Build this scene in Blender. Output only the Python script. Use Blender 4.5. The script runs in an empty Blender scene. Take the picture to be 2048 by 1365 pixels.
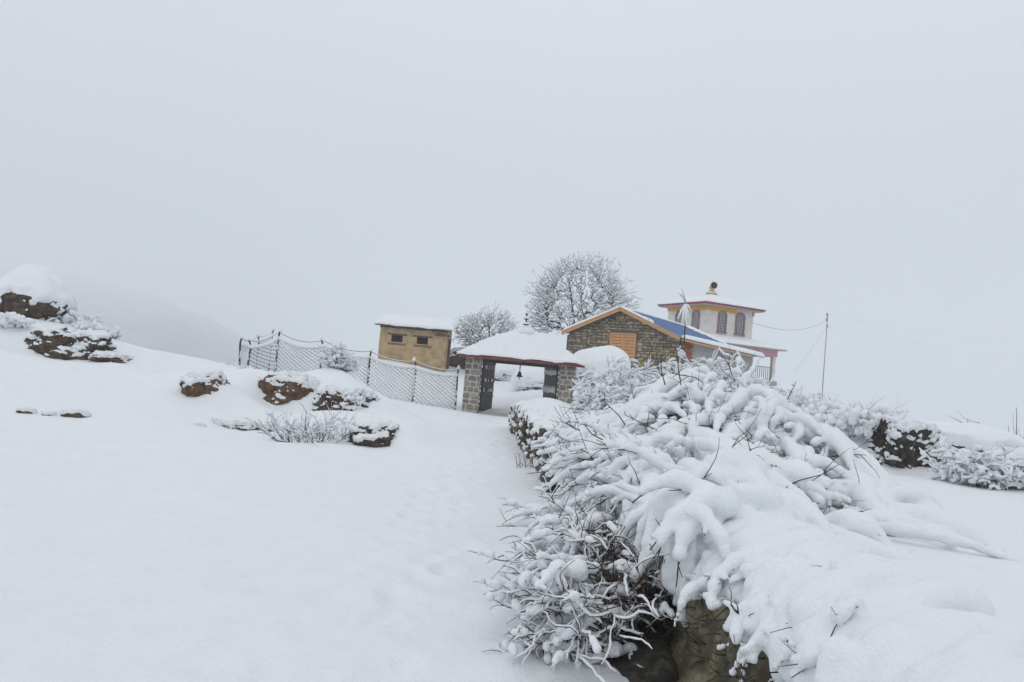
import bpy, math, random
import numpy as np
from mathutils import Vector, Matrix

random.seed(7)
RNG = np.random.default_rng(11)
sc = bpy.context.scene
COL = sc.collection
rad = math.radians

# ------------------------------------------------------------------ camera
FPX, ROLL, PITCH, EYE = 1550.0, rad(5.0), rad(2.6), 1.6
cam_d = bpy.data.cameras.new('camera')
cam = bpy.data.objects.new('camera', cam_d)
COL.objects.link(cam)
cam_d.sensor_width = 36.0
cam_d.lens = FPX / 2048 * 36.0
cam_d.clip_start, cam_d.clip_end = 0.05, 5000
cam.matrix_world = (Matrix.Translation((0, 0, EYE)) @ Matrix.Rotation(rad(90) + PITCH, 4, 'X')
                    @ Matrix.Rotation(ROLL, 4, 'Z'))
sc.camera = cam

# ------------------------------------------------------------------ sky
SUN_EL, SUN_AZ = rad(58), rad(205)
world = bpy.data.worlds.new('World')
sc.world = world
world.use_nodes = True
wn, wl = world.node_tree.nodes, world.node_tree.links
wn.clear()
w_out = wn.new('ShaderNodeOutputWorld')
w_bg = wn.new('ShaderNodeBackground')
w_bg.inputs['Strength'].default_value = 0.1
w_sky = wn.new('ShaderNodeTexSky')
w_sky.sky_type = 'NISHITA'
w_sky.sun_disc = False
w_sky.sun_elevation = SUN_EL
w_sky.sun_rotation = SUN_AZ
w_bw = wn.new('ShaderNodeRGBToBW')
w_tc = wn.new('ShaderNodeTexCoord')
w_sep = wn.new('ShaderNodeSeparateXYZ')
w_ramp = wn.new('ShaderNodeValToRGB')
w_ramp.color_ramp.interpolation = 'EASE'
e = w_ramp.color_ramp.elements
e[0].position, e[0].color = 0.0, (0.505, 0.556, 0.622, 1)
e[1].position, e[1].color = 0.62, (0.74, 0.77, 0.812, 1)
w_noise = wn.new('ShaderNodeTexNoise')
w_noise.inputs['Scale'].default_value = 1.6
w_noise.inputs['Detail'].default_value = 3
w_mul = wn.new('ShaderNodeMath'); w_mul.operation = 'MULTIPLY_ADD'
w_mul.inputs[1].default_value, w_mul.inputs[2].default_value = 1.4, 9.15
w_vm = wn.new('ShaderNodeVectorMath'); w_vm.operation = 'SCALE'
w_mix = wn.new('ShaderNodeMix'); w_mix.data_type = 'RGBA'
w_mix.inputs[0].default_value = 0.06
wl.new(w_tc.outputs['Generated'], w_sep.inputs[0])
wl.new(w_sep.outputs['Z'], w_ramp.inputs['Fac'])
wl.new(w_tc.outputs['Generated'], w_noise.inputs['Vector'])
wl.new(w_noise.outputs['Fac'], w_mul.inputs[0])
wl.new(w_ramp.outputs['Color'], w_vm.inputs[0])
wl.new(w_mul.outputs[0], w_vm.inputs['Scale'])
wl.new(w_sky.outputs['Color'], w_bw.inputs[0])
wl.new(w_vm.outputs[0], w_mix.inputs[6])
wl.new(w_bw.outputs[0], w_mix.inputs[7])
wl.new(w_mix.outputs[2], w_bg.inputs['Color'])
wl.new(w_bg.outputs[0], w_out.inputs['Surface'])

sun_d = bpy.data.lights.new('sun', 'SUN')
sun_d.energy, sun_d.angle, sun_d.color = 0.5, rad(50), (1.0, 0.98, 0.95)
sun = bpy.data.objects.new('sun', sun_d)
COL.objects.link(sun)
sun.rotation_euler = (rad(90) - SUN_EL, 0, rad(180) - SUN_AZ)

sc.view_settings.view_transform = 'Standard'
sc.view_settings.look = 'None'
sc.view_settings.exposure = 0.13
sc.view_settings.gamma = 1.0
sc.cycles.use_denoising = True
sc.cycles.max_bounces = 8
sc.cycles.diffuse_bounces = 4
sc.cycles.volume_bounces = 3
sc.cycles.use_adaptive_sampling = False


# ------------------------------------------------------------------ helpers
def P(px, py, Y):
    """world point seen at photo pixel (px, py) at a chosen distance Y: used to measure the place"""
    a, b = (px - 1024) / FPX, -(py - 682.5) / FPX
    c, s = math.cos(ROLL), math.sin(ROLL)
    x, y = a * c - b * s, a * s + b * c
    d = (x, math.cos(PITCH) - y * math.sin(PITCH), math.sin(PITCH) + y * math.cos(PITCH))
    t = Y / d[1]
    return np.array([d[0] * t, Y, EYE + d[2] * t])


def hash3(ix, iy, iz, s):
    h = (ix.astype(np.uint32) * np.uint32(374761393) + iy.astype(np.uint32) * np.uint32(668265263)
         + iz.astype(np.uint32) * np.uint32(2246822519) + np.uint32((s * 3266489917) & 0xffffffff))
    h = (h ^ (h >> np.uint32(13))) * np.uint32(1274126177)
    h = h ^ (h >> np.uint32(16))
    return h.astype(np.float32) / np.float32(4294967295.0)


def vnoise(p, s=0):
    p = np.asarray(p, dtype=np.float64)
    i = np.floor(p).astype(np.int64)
    f = p - i
    f = f * f * (3 - 2 * f)
    x, y, z = i[..., 0], i[..., 1], i[..., 2]
    out = 0
    for dx in (0, 1):
        wx = f[..., 0] if dx else 1 - f[..., 0]
        for dy in (0, 1):
            wy = f[..., 1] if dy else 1 - f[..., 1]
            for dz in (0, 1):
                wz = f[..., 2] if dz else 1 - f[..., 2]
                out = out + wx * wy * wz * hash3(x + dx, y + dy, z + dz, s)
    return out * 2 - 1


def fbm(p, octs=4, s=0, gain=0.5):
    p = np.asarray(p, dtype=np.float64)
    a, o, t = 1.0, 0.0, 0.0
    for k in range(octs):
        o = o + a * vnoise(p * (2.03 ** k) + 17.3 * k, s + k)
        t += a
        a *= gain
    return o / t


def sstep(a, b, x):
    t = np.clip((x - a) / (b - a), 0, 1)
    return t * t * (3 - 2 * t)


def mesh(name, V, F, smooth=True):
    V = np.ascontiguousarray(V, dtype=np.float32).reshape(-1, 3)
    if isinstance(F, np.ndarray):
        F = [F]
    F = [np.asarray(f, dtype=np.int32) for f in F if len(f)]
    me = bpy.data.meshes.new(name)
    me.vertices.add(len(V))
    me.vertices.foreach_set('co', V.ravel())
    loops = np.concatenate([f.ravel() for f in F])
    tot = np.concatenate([np.full(len(f), f.shape[1], dtype=np.int32) for f in F])
    start = np.concatenate([[0], np.cumsum(tot)[:-1]]).astype(np.int32)
    me.loops.add(len(loops))
    me.loops.foreach_set('vertex_index', loops)
    me.polygons.add(len(tot))
    me.polygons.foreach_set('loop_start', start)
    me.polygons.foreach_set('use_smooth', np.full(len(tot), smooth, dtype=bool))
    me.update(calc_edges=True)
    return me


def obj(name, VF, mat, parent=None, smooth=True, loc=None, kind=None, world=False):
    """one mesh object; VF in the parent's local frame, or world coordinates (world=True) for unrotated parents"""
    V, F = VF
    V = np.asarray(V, dtype=np.float64).reshape(-1, 3)
    if world and parent is not None:
        V = V - np.array(PLOC[parent.name])
    if loc is not None and parent is None:
        V = V - np.array(loc)
    me = mesh(name, V, F, smooth)
    if mat is not None:
        for m in (mat if isinstance(mat, (list, tuple)) else [mat]):
            me.materials.append(m)
    o = bpy.data.objects.new(name, me)
    COL.objects.link(o)
    o.parent = parent
    if loc is not None:
        o.location = loc
    if kind:
        o['kind'] = kind
    return o


PLOC = {}


def tag(o, label, cat, group=None):
    o['label'], o['category'] = label, cat
    if group:
        o['group'] = group
    return o


def thing(name, label, cat, loc=(0, 0, 0), rz=0.0, group=None):
    o = bpy.data.objects.new(name, None)
    COL.objects.link(o)
    o.location, o.rotation_euler = loc, (0, 0, rz)
    o.empty_display_size = 0.2
    PLOC[o.name] = tuple(loc)
    return tag(o, label, cat, group)


def join(parts):
    Vs, Fs, n = [], {}, 0
    for V, F in parts:
        V = np.asarray(V, dtype=np.float64).reshape(-1, 3)
        Vs.append(V)
        for f in (F if isinstance(F, list) else [F]):
            f = np.asarray(f)
            if len(f):
                Fs.setdefault(f.shape[1], []).append(f + n)
        n += len(V)
    return np.concatenate(Vs), [np.concatenate(v) for v in Fs.values()]


BOXF = np.array([[0, 3, 2, 1], [4, 5, 6, 7], [0, 1, 5, 4], [1, 2, 6, 5], [2, 3, 7, 6], [3, 0, 4, 7]])


def box(x0, x1, y0, y1, z0, z1):
    return np.array([[x0, y0, z0], [x1, y0, z0], [x1, y1, z0], [x0, y1, z0],
                     [x0, y0, z1], [x1, y0, z1], [x1, y1, z1], [x0, y1, z1]], float), BOXF


def beam(a, b, w, h, up=(0, 0, 1)):
    a, b = np.array(a, float), np.array(b, float)
    t = b - a
    t /= np.linalg.norm(t)
    s = np.cross(t, up)
    s /= np.linalg.norm(s)
    u = np.cross(s, t)
    V = [p + s * i * w / 2 + u * j * h / 2 for p in (a, b) for i, j in ((-1, -1), (1, -1), (1, 1), (-1, 1))]
    return np.array(V), np.array([[0, 1, 2, 3], [7, 6, 5, 4], [0, 4, 5, 1], [1, 5, 6, 2], [2, 6, 7, 3], [3, 7, 4, 0]])


def prism(poly, y0, y1):
    """polygon in x,z extruded along y"""
    n = len(poly)
    V = [[x, y0, z] for x, z in poly] + [[x, y1, z] for x, z in poly]
    F4 = np.array([[i, i + n, (i + 1) % n + n, (i + 1) % n] for i in range(n)])
    return np.array(V, float), [F4, np.array([list(range(n))]), np.array([list(range(2 * n - 1, n - 1, -1))])]


def lathe(prof, n=16, c=(0, 0, 0)):
    """prof: list of (r, z)"""
    a = np.linspace(0, 2 * math.pi, n, endpoint=False)
    V = np.concatenate([np.stack([r * np.cos(a), r * np.sin(a), np.full(n, z)], 1) for r, z in prof]) + np.array(c)
    F = []
    for k in range(len(prof) - 1):
        for i in range(n):
            j = (i + 1) % n
            F.append([k * n + i, k * n + j, (k + 1) * n + j, (k + 1) * n + i])
    return V, np.array(F)


def tubes(polys, sides=5, squash=1.0):
    """polys: list of (Nx3 points, N radii) -> one tube mesh with closed ends"""
    Vs, Fs, Cs, n0 = [], [], [], 0
    ang = np.linspace(0, 2 * math.pi, sides, endpoint=False)
    ca, sa = np.cos(ang), np.sin(ang)
    by_n = {}
    for pl in polys:
        by_n.setdefault(len(pl[0]), []).append(pl)
    for n, grp in by_n.items():
        pts = np.array([g_[0] for g_ in grp])
        r = np.array([g_[1] for g_ in grp])
        K = len(grp)
        t = np.gradient(pts, axis=1)
        t /= np.linalg.norm(t, axis=2, keepdims=True) + 1e-9
        steep = np.abs(t[:, :, 2]).mean(1) >= 0.85
        ref = np.where(steep[:, None], np.array([0.95, 0.2, 0.1]), np.array([0.13, 0.21, 0.97]))[:, None, :]
        s = np.cross(t, np.broadcast_to(ref, t.shape))
        s /= np.linalg.norm(s, axis=2, keepdims=True) + 1e-9
        u = np.cross(s, t)
        ring = pts[:, :, None, :] + r[:, :, None, None] * (s[:, :, None, :] * ca[None, None, :, None]
                                                           + squash * u[:, :, None, :] * sa[None, None, :, None])
        Vs.append(ring.reshape(-1, 3))
        k, i = np.meshgrid(np.arange(n - 1), np.arange(sides), indexing='ij')
        j = (i + 1) % sides
        f = np.stack([k * sides + i, k * sides + j, (k + 1) * sides + j, (k + 1) * sides + i], -1).reshape(-1, 4)
        off = n0 + np.arange(K)[:, None, None] * (n * sides)
        Fs.append((f[None] + off).reshape(-1, 4))
        c = np.array([np.arange(sides)[::-1], np.arange(sides) + (n - 1) * sides])
        Cs.append((c[None] + off).reshape(-1, sides))
        n0 += K * n * sides
    return np.concatenate(Vs), [np.concatenate(Fs), np.concatenate(Cs)]


def surface_nets(Fv, org, h):
    """isosurface F = 0 (inside F > 0)"""
    S = Fv > 0
    cnt = np.zeros(tuple(np.array(S.shape) - 1), np.int8)
    sl = [slice(0, -1), slice(1, None)]
    for dx in (0, 1):
        for dy in (0, 1):
            for dz in (0, 1):
                cnt += S[sl[dx], sl[dy], sl[dz]]
    act = (cnt > 0) & (cnt < 8)
    idx = np.argwhere(act)
    vid = np.full(act.shape, -1, np.int32)
    vid[act] = np.arange(len(idx))
    acc = np.zeros((len(idx), 3))
    num = np.zeros(len(idx))
    cor = [(a, b, c) for a in (0, 1) for b in (0, 1) for c in (0, 1)]
    val = {c: Fv[idx[:, 0] + c[0], idx[:, 1] + c[1], idx[:, 2] + c[2]].astype(np.float64) for c in cor}
    for c in cor:
        for ax in range(3):
            if c[ax] == 0:
                d = list(c); d[ax] = 1; d = tuple(d)
                a, b = val[c], val[d]
                m = (a > 0) != (b > 0)
                t = np.where(m, a / np.where(m, a - b, 1), 0)
                p = np.tile(np.array(c, float), (len(idx), 1))
                p[:, ax] += t
                acc[m] += p[m]
                num += m
    V = (idx + acc / num[:, None]) * h + np.array(org)
    quads = []
    for ax in range(3):
        b1, b2 = (ax + 1) % 3, (ax + 2) % 3
        s0 = [slice(None)] * 3; s1 = [slice(None)] * 3
        s0[ax], s1[ax] = slice(0, -1), slice(1, None)
        A, B = S[tuple(s0)], S[tuple(s1)]
        e = np.argwhere(A != B)
        ok = (e[:, b1] > 0) & (e[:, b2] > 0) & (e[:, b1] < S.shape[b1] - 1) & (e[:, b2] < S.shape[b2] - 1)
        e = e[ok]
        q = []
        for o1, o2 in ((-1, -1), (0, -1), (0, 0), (-1, 0)):
            c = e.copy()
            c[:, b1] += o1
            c[:, b2] += o2
            q.append(vid[c[:, 0], c[:, 1], c[:, 2]])
        q = np.stack(q, 1)
        flip = ~A[e[:, 0], e[:, 1], e[:, 2]]
        q[flip] = q[flip][:, ::-1]
        quads.append(q)
    Q = np.concatenate(quads)
    return V, Q[(Q >= 0).all(1)]


def blobs(balls, h, k=6.0, noise=0.18, nscale=7.0, seed=3, zs=1.0):
    """balls Nx4 (x, y, z, r) melted together into one snow surface"""
    B = np.asarray(balls, float)
    lo = (B[:, :3] - 1.8 * B[:, 3:4]).min(0) - 2 * h
    hi = (B[:, :3] + 1.8 * B[:, 3:4]).max(0) + 2 * h
    n = np.ceil((hi - lo) / h).astype(int) + 1
    S = np.zeros(tuple(n), np.float32)
    for x, y, z, r in B:
        R = 1.7 * r
        a = np.maximum(np.ceil((np.array([x, y, z]) - R - lo) / h).astype(int), 0)
        b = np.minimum(np.floor((np.array([x, y, z]) + R - lo) / h).astype(int) + 1, n)
        gx = (lo[0] + np.arange(a[0], b[0]) * h - x)[:, None, None]
        gy = (lo[1] + np.arange(a[1], b[1]) * h - y)[None, :, None]
        gz_ = ((lo[2] + np.arange(a[2], b[2]) * h - z) * zs)[None, None, :]
        d = np.sqrt(gx * gx + gy * gy + gz_ * gz_) / r
        S[a[0]:b[0], a[1]:b[1], a[2]:b[2]] += np.where(d < 1.7, np.exp(k * (1 - d)), 0).astype(np.float32)
    Fv = np.log(S + 0.02) / k
    V, Q = surface_nets(Fv, lo, h)
    fn = np.cross(V[Q[:, 2]] - V[Q[:, 0]], V[Q[:, 3]] - V[Q[:, 1]])
    nv = np.zeros_like(V)
    for c_ in range(4):
        np.add.at(nv, Q[:, c_], fn)
    nv /= np.linalg.norm(nv, axis=1, keepdims=True) + 1e-12
    amp = np.median(B[:, 3])
    dsp = amp * (noise * fbm(V * nscale, 3, seed) + 0.10 * fbm(V * nscale * 4.3, 2, seed + 7))
    return V + nv * dsp[:, None], Q


# ------------------------------------------------------------------ materials
def new_mat(name, col, rough=0.8, var=None, vscale=6.0, bump=0.0, bscale=20.0, spec=0.3, rand=0.0, coords='Object', detail=5, metal=0.0, cracks=0.0, bump2=0.0, bscale2=90.0):
    m = bpy.data.materials.new(name)
    m.use_nodes = True
    nt = m.node_tree
    bs = nt.nodes['Principled BSDF']
    bs.inputs['Roughness'].default_value = rough
    bs.inputs['Specular IOR Level'].default_value = spec
    bs.inputs['Metallic'].default_value = metal
    tc = nt.nodes.new('ShaderNodeTexCoord')
    src = tc.outputs[coords]
    colout = None
    if var is not None:
        nz = nt.nodes.new('ShaderNodeTexNoise')
        nz.inputs['Scale'].default_value = vscale
        nz.inputs['Detail'].default_value = detail
        nz.inputs['Roughness'].default_value = 0.65
        nt.links.new(src, nz.inputs['Vector'])
        rp = nt.nodes.new('ShaderNodeValToRGB')
        cols = [col] + (var if isinstance(var, list) else [var])
        el = rp.color_ramp.elements
        while len(el) < len(cols):
            el.new(0.5)
        for i, c in enumerate(cols):
            el[i].position = 0.32 + 0.36 * i / (len(cols) - 1)
            el[i].color = (*c, 1)
        nt.links.new(nz.outputs['Fac'], rp.inputs['Fac'])
        colout = rp.outputs['Color']
    else:
        rgb = nt.nodes.new('ShaderNodeRGB')
        rgb.outputs[0].default_value = (*col, 1)
        colout = rgb.outputs[0]
    if rand:
        oi = nt.nodes.new('ShaderNodeObjectInfo')
        hs = nt.nodes.new('ShaderNodeHueSaturation')
        mr = nt.nodes.new('ShaderNodeMapRange')
        mr.inputs['To Min'].default_value, mr.inputs['To Max'].default_value = 1 - rand, 1 + rand
        nt.links.new(oi.outputs['Random'], mr.inputs['Value'])
        nt.links.new(mr.outputs[0], hs.inputs['Value'])
        m2 = nt.nodes.new('ShaderNodeMath'); m2.operation = 'MULTIPLY'
        m2.inputs[1].default_value = 7.31
        m3 = nt.nodes.new('ShaderNodeMath'); m3.operation = 'FRACT'
        mr2 = nt.nodes.new('ShaderNodeMapRange')
        mr2.inputs['To Min'].default_value, mr2.inputs['To Max'].default_value = 0.5, 1.6
        nt.links.new(oi.outputs['Random'], m2.inputs[0])
        nt.links.new(m2.outputs[0], m3.inputs[0])
        nt.links.new(m3.outputs[0], mr2.inputs['Value'])
        nt.links.new(mr2.outputs[0], hs.inputs['Saturation'])
        nt.links.new(colout, hs.inputs['Color'])
        colout = hs.outputs['Color']
    if cracks:
        vo = nt.nodes.new('ShaderNodeTexVoronoi')
        vo.feature = 'DISTANCE_TO_EDGE'
        vo.inputs['Scale'].default_value = cracks
        wn_ = nt.nodes.new('ShaderNodeTexNoise')
        wn_.inputs['Scale'].default_value = cracks * 1.3
        wm_ = nt.nodes.new('ShaderNodeMix'); wm_.data_type = 'VECTOR'
        wm_.inputs[0].default_value = 0.25
        nt.links.new(src, wn_.inputs['Vector'])
        nt.links.new(src, wm_.inputs[4])
        nt.links.new(wn_.outputs['Color'], wm_.inputs[5])
        nt.links.new(wm_.outputs[1], vo.inputs['Vector'])
        cr_ = nt.nodes.new('ShaderNodeMapRange')
        cr_.inputs['From Max'].default_value = 0.09
        cr_.inputs['To Min'].default_value = 0.55
        nt.links.new(vo.outputs['Distance'], cr_.inputs['Value'])
        mx_ = nt.nodes.new('ShaderNodeVectorMath'); mx_.operation = 'SCALE'
        nt.links.new(colout, mx_.inputs[0])
        nt.links.new(cr_.outputs[0], mx_.inputs['Scale'])
        colout = mx_.outputs[0]
    nt.links.new(colout, bs.inputs['Base Color'])
    if bump:
        nb = nt.nodes.new('ShaderNodeTexNoise')
        nb.inputs['Scale'].default_value = bscale
        nb.inputs['Detail'].default_value = 6
        nt.links.new(src, nb.inputs['Vector'])
        bp = nt.nodes.new('ShaderNodeBump')
        bp.inputs['Strength'].default_value = 1.0
        bp.inputs['Distance'].default_value = bump
        nt.links.new(nb.outputs['Fac'], bp.inputs['Height'])
        nt.links.new(bp.outputs[0], bs.inputs['Normal'])
        if bump2:
            nb2 = nt.nodes.new('ShaderNodeTexNoise')
            nb2.inputs['Scale'].default_value = bscale2
            nb2.inputs['Detail'].default_value = 4
            nt.links.new(src, nb2.inputs['Vector'])
            bp2 = nt.nodes.new('ShaderNodeBump')
            bp2.inputs['Distance'].default_value = bump2
            nt.links.new(nb2.outputs['Fac'], bp2.inputs['Height'])
            nt.links.new(bp.outputs[0], bp2.inputs['Normal'])
            nt.links.new(bp2.outputs[0], bs.inputs['Normal'])
    return m


M = {}
M['snow'] = new_mat('snow', (0.815, 0.835, 0.855), 0.6, var=(0.845, 0.865, 0.882), vscale=3.0, bump=0.012, bscale=14, spec=0.2, bump2=0.007, bscale2=75)
M['rock'] = new_mat('rock', (0.022, 0.016, 0.014), 0.9, var=[(0.085, 0.056, 0.037), (0.15, 0.115, 0.085)], vscale=7.0, bump=0.06, bscale=10, cracks=1.9, detail=9)
M['rock_rust'] = new_mat('rock_rust', (0.04, 0.022, 0.015), 0.9, var=[(0.16, 0.085, 0.042), (0.12, 0.10, 0.08)], vscale=7.0, bump=0.05, bscale=11, cracks=2.1, detail=9)
M['rock_olive'] = new_mat('rock_olive', (0.045, 0.041, 0.027), 0.9, var=[(0.13, 0.115, 0.072), (0.28, 0.25, 0.175)], vscale=6.0, bump=0.05, bscale=7, cracks=1.1, detail=9)
M['rock_black'] = new_mat('rock_black', (0.012, 0.011, 0.011), 0.9, var=[(0.045, 0.04, 0.032), (0.12, 0.10, 0.075)], vscale=8.0, bump=0.05, bscale=11, detail=9)
M['rock_grey'] = new_mat('rock_grey', (0.09, 0.09, 0.09), 0.9, var=[(0.2, 0.19, 0.18)], vscale=3.0, bump=0.03, bscale=9)
M['twig'] = new_mat('twig', (0.035, 0.026, 0.025), 0.85, var=(0.07, 0.05, 0.042), vscale=8)
M['twig_brown'] = new_mat('twig_brown', (0.09, 0.05, 0.03), 0.85, var=(0.15, 0.085, 0.05), vscale=8)
M['bark'] = new_mat('bark', (0.028, 0.024, 0.024), 0.9, var=(0.06, 0.05, 0.045), vscale=10, bump=0.01, bscale=30)
M['mud'] = new_mat('mud', (0.27, 0.185, 0.10), 0.95, var=[(0.45, 0.32, 0.175), (0.52, 0.385, 0.23)], vscale=2.2, detail=8, bump=0.02, bscale=6)
M['mud_dark'] = new_mat('mud_dark', (0.15, 0.105, 0.06), 0.95, var=(0.22, 0.16, 0.1), vscale=4, bump=0.01, bscale=12)
M['old_wood'] = new_mat('old_wood', (0.085, 0.055, 0.035), 0.85, var=(0.16, 0.11, 0.07), vscale=9)
M['new_wood'] = new_mat('new_wood', (0.48, 0.27, 0.13), 0.7, var=(0.60, 0.35, 0.185), vscale=5)
M['shutter_wood'] = new_mat('shutter_wood', (0.58, 0.28, 0.125), 0.7, var=(0.68, 0.36, 0.17), vscale=4)
M['dark'] = new_mat('painted_shade', (0.012, 0.012, 0.014), 0.9)  # near-black colour standing in for shade inside the shed and the horn
M['iron'] = new_mat('iron', (0.02, 0.019, 0.024), 0.6, var=(0.035, 0.03, 0.035), vscale=10)
M['door'] = new_mat('door_paint', (0.03, 0.022, 0.024), 0.55, var=(0.05, 0.036, 0.036), vscale=5)
M['fascia'] = new_mat('fascia', (0.17, 0.055, 0.04), 0.7, var=(0.24, 0.085, 0.06), vscale=5)
M['gate_stone'] = new_mat('gate_stone', (0.17, 0.16, 0.14), 0.9, var=[(0.28, 0.25, 0.20), (0.34, 0.28, 0.19)], vscale=1.6, bump=0.02, bscale=9, rand=0.28)
M['mortar'] = new_mat('mortar', (0.42, 0.41, 0.38), 0.95, var=(0.54, 0.53, 0.50), vscale=6, bump=0.01, bscale=20)
M['house_stone'] = new_mat('house_stone', (0.23, 0.19, 0.14), 0.9, var=[(0.33, 0.27, 0.19), (0.44, 0.36, 0.25)], vscale=1.6, bump=0.02, bscale=9, rand=0.42)
M['house_mortar'] = new_mat('house_mortar', (0.10, 0.09, 0.072), 0.95, var=(0.19, 0.17, 0.135), vscale=4, bump=0.01, bscale=15)
M['blue_sheet'] = new_mat('blue_sheet', (0.045, 0.13, 0.32), 0.5, var=(0.06, 0.16, 0.37), vscale=1.5)
M['brick'] = new_mat('brick', (0.30, 0.13, 0.075), 0.9, var=(0.38, 0.18, 0.1), vscale=6, rand=0.2)
M['plaster'] = new_mat('plaster', (0.58, 0.55, 0.49), 0.9, var=[(0.67, 0.64, 0.58), (0.72, 0.70, 0.65)], vscale=2.5, detail=8, bump=0.005)
M['cement'] = new_mat('cement', (0.34, 0.33, 0.31), 0.95, var=(0.44, 0.43, 0.41), vscale=2.5, bump=0.01)
M['pink'] = new_mat('pink_paint', (0.55, 0.27, 0.31), 0.8, var=(0.62, 0.34, 0.38), vscale=3)
M['mauve'] = new_mat('mauve_paint', (0.27, 0.14, 0.16), 0.8, var=(0.36, 0.20, 0.22), vscale=4)
M['red_edge'] = new_mat('red_edge', (0.28, 0.035, 0.05), 0.6)
M['ochre'] = new_mat('ochre_paint', (0.62, 0.30, 0.04), 0.7, var=(0.70, 0.38, 0.07), vscale=5)
M['gold'] = new_mat('gold_paint', (0.55, 0.38, 0.08), 0.45, var=(0.42, 0.28, 0.06), vscale=8, spec=0.5)
M['white_paint'] = new_mat('white_paint', (0.75, 0.75, 0.76), 0.6)
M['glass'] = new_mat('window_dark', (0.03, 0.034, 0.045), 0.15, spec=0.5)
M['pole'] = new_mat('pole_metal', (0.27, 0.275, 0.285), 0.7)  # railing grey, lightened so the far pole fades: haze put into the colour
M['grille'] = new_mat('grille_paint', (0.62, 0.62, 0.63), 0.6)
M['wall_stone'] = new_mat('wall_stone', (0.05, 0.04, 0.032), 0.92, var=[(0.11, 0.09, 0.07), (0.17, 0.145, 0.1)], vscale=3, bump=0.02, bscale=12, rand=0.3)
M['rock_hazed'] = new_mat('rock_hazed', (0.2, 0.2, 0.2), 0.9, var=[(0.32, 0.32, 0.32)], vscale=1.0, bump=0.03, bscale=3)  # distant rocks: fading in the mist is put into this lighter grey
M['hill'] = new_mat('hill_forest', (0.10, 0.11, 0.125), 0.95, var=[(0.19, 0.20, 0.22), (0.34, 0.36, 0.38)], vscale=0.012, detail=8)
_nt = M['hill'].node_tree
_tc, _sp, _mr = _nt.nodes.new('ShaderNodeTexCoord'), _nt.nodes.new('ShaderNodeSeparateXYZ'), _nt.nodes.new('ShaderNodeMapRange')
_mx = _nt.nodes.new('ShaderNodeMix'); _mx.data_type = 'RGBA'
_nt.links.new(_tc.outputs['Object'], _sp.inputs[0])
_nt.links.new(_sp.outputs['Z'], _mr.inputs['Value'])
_mr.inputs['From Min'].default_value, _mr.inputs['From Max'].default_value = 15, 95      # paler with height: mist painted into the colour so the crest fades
_bs = _nt.nodes['Principled BSDF']
_old = _bs.inputs['Base Color'].links[0].from_socket
_nt.links.new(_mr.outputs[0], _mx.inputs[0])
_nt.links.new(_old, _mx.inputs[6])
_mx.inputs[7].default_value = (0.72, 0.74, 0.76, 1)
_nt.links.new(_mx.outputs[2], _bs.inputs['Base Color'])


# ------------------------------------------------------------------ ground
def wall_x(y):
    return np.interp(y, [0, 2.6, 3.8, 5, 7, 9, 12.7, 18, 24, 30], [1.3, 1.3, 1.27, 1.1, 0.95, 0.9, 0.9, 0.62, 0.36, 0.3])


CP = [(0, -8, 0.05), (-6, -6, 0.3), (-15, -5, 1.2), (-30, 0, 2.5), (8, -6, 0), (25, -5, 0.2), (0, 0, 0), (0, 4, 0), (-2.2, 3.6, 0.0), (3, 3, 0), (-5, 5, 0.05),
      (6, 8, 0.0), (10, 12, 0.0), (14, 20, 0), (6, 18, 0.1), (3, 22, .15), (-.4, 10, -.05), (-3, 9, 0.0), (0.2, 20, 0.02), (-.3, 28, .1), (0.5, 30, .12), (-1.8, 30, .1), (-3, 24, .1),
      (22, 30, 0.2), (20, 50, 1.0), (30, 60, .5), (12, 28, 0.5), (16, 40, 1.7), (14, 49, 2.3), (9, 33, 1.0),
      (2, 34, 0.9), (5, 37, 1.9), (8, 40, 2.0), (3, 42, 2.0), (0, 36, 0.75), (0, 42, 1.5), (-2, 48, 1.9), (4, 52, 2.0), (-4, 41, 1.55), (-7, 41, 1.9), (-7, 46, 1.9), (-5.5, 36, .9),
      (-12, 34, -1.5), (-16, 30, -3), (-14, 40, -3), (-25, 40, -6), (-22, 25, -1.5), (-28, 20, 1.0), (-20, 12, 2.0), (-12, 8, .8), (10, 60, 1.0), (-8, 60, -2),
      (-10, 45, 0.5)]
for px, py, Y in [(40, 640, 20), (100, 648, 20.5), (220, 684, 20.5), (300, 722, 20.5), (370, 748, 20.5), (160, 838, 13.5), (20, 835, 13.3), (330, 838, 14), (100, 755, 16.5), (240, 765, 17), (380, 800, 17), (480, 738, 24.5), (560, 752, 25),
                  (430, 868, 15.5), (500, 800, 18.5), (620, 890, 15), (660, 770, 24), (700, 840, 18), (770, 898, 15), (800, 830, 22), (870, 815, 28), (730, 790, 28), (600, 765, 27), (150, 1000, 8.4), (300, 1100, 6.3), (0, 950, 9.2)]:
    CP.append(tuple(P(px, py, Y)))
CP = np.array(CP)


def tps_fit(C):
    n = len(C)
    d2 = ((C[:, None, :2] - C[None, :, :2]) ** 2).sum(-1)
    K = 0.5 * d2 * np.log(d2 + 1e-9) + np.eye(n) * 0.6
    Pm = np.concatenate([np.ones((n, 1)), C[:, :2]], 1)
    A = np.block([[K, Pm], [Pm.T, np.zeros((3, 3))]])
    return np.linalg.solve(A, np.concatenate([C[:, 2], np.zeros(3)]))


TPS = tps_fit(CP)
MOUNDS = []   # x, y, rx, ry, height


def tps_eval(x, y):
    out = TPS[-3] + TPS[-2] * x + TPS[-1] * y
    for (cx, cy, _), w in zip(CP, TPS[:-3]):
        d2 = (x - cx) ** 2 + (y - cy) ** 2
        out = out + w * 0.5 * d2 * np.log(d2 + 1e-9)
    return out


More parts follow.
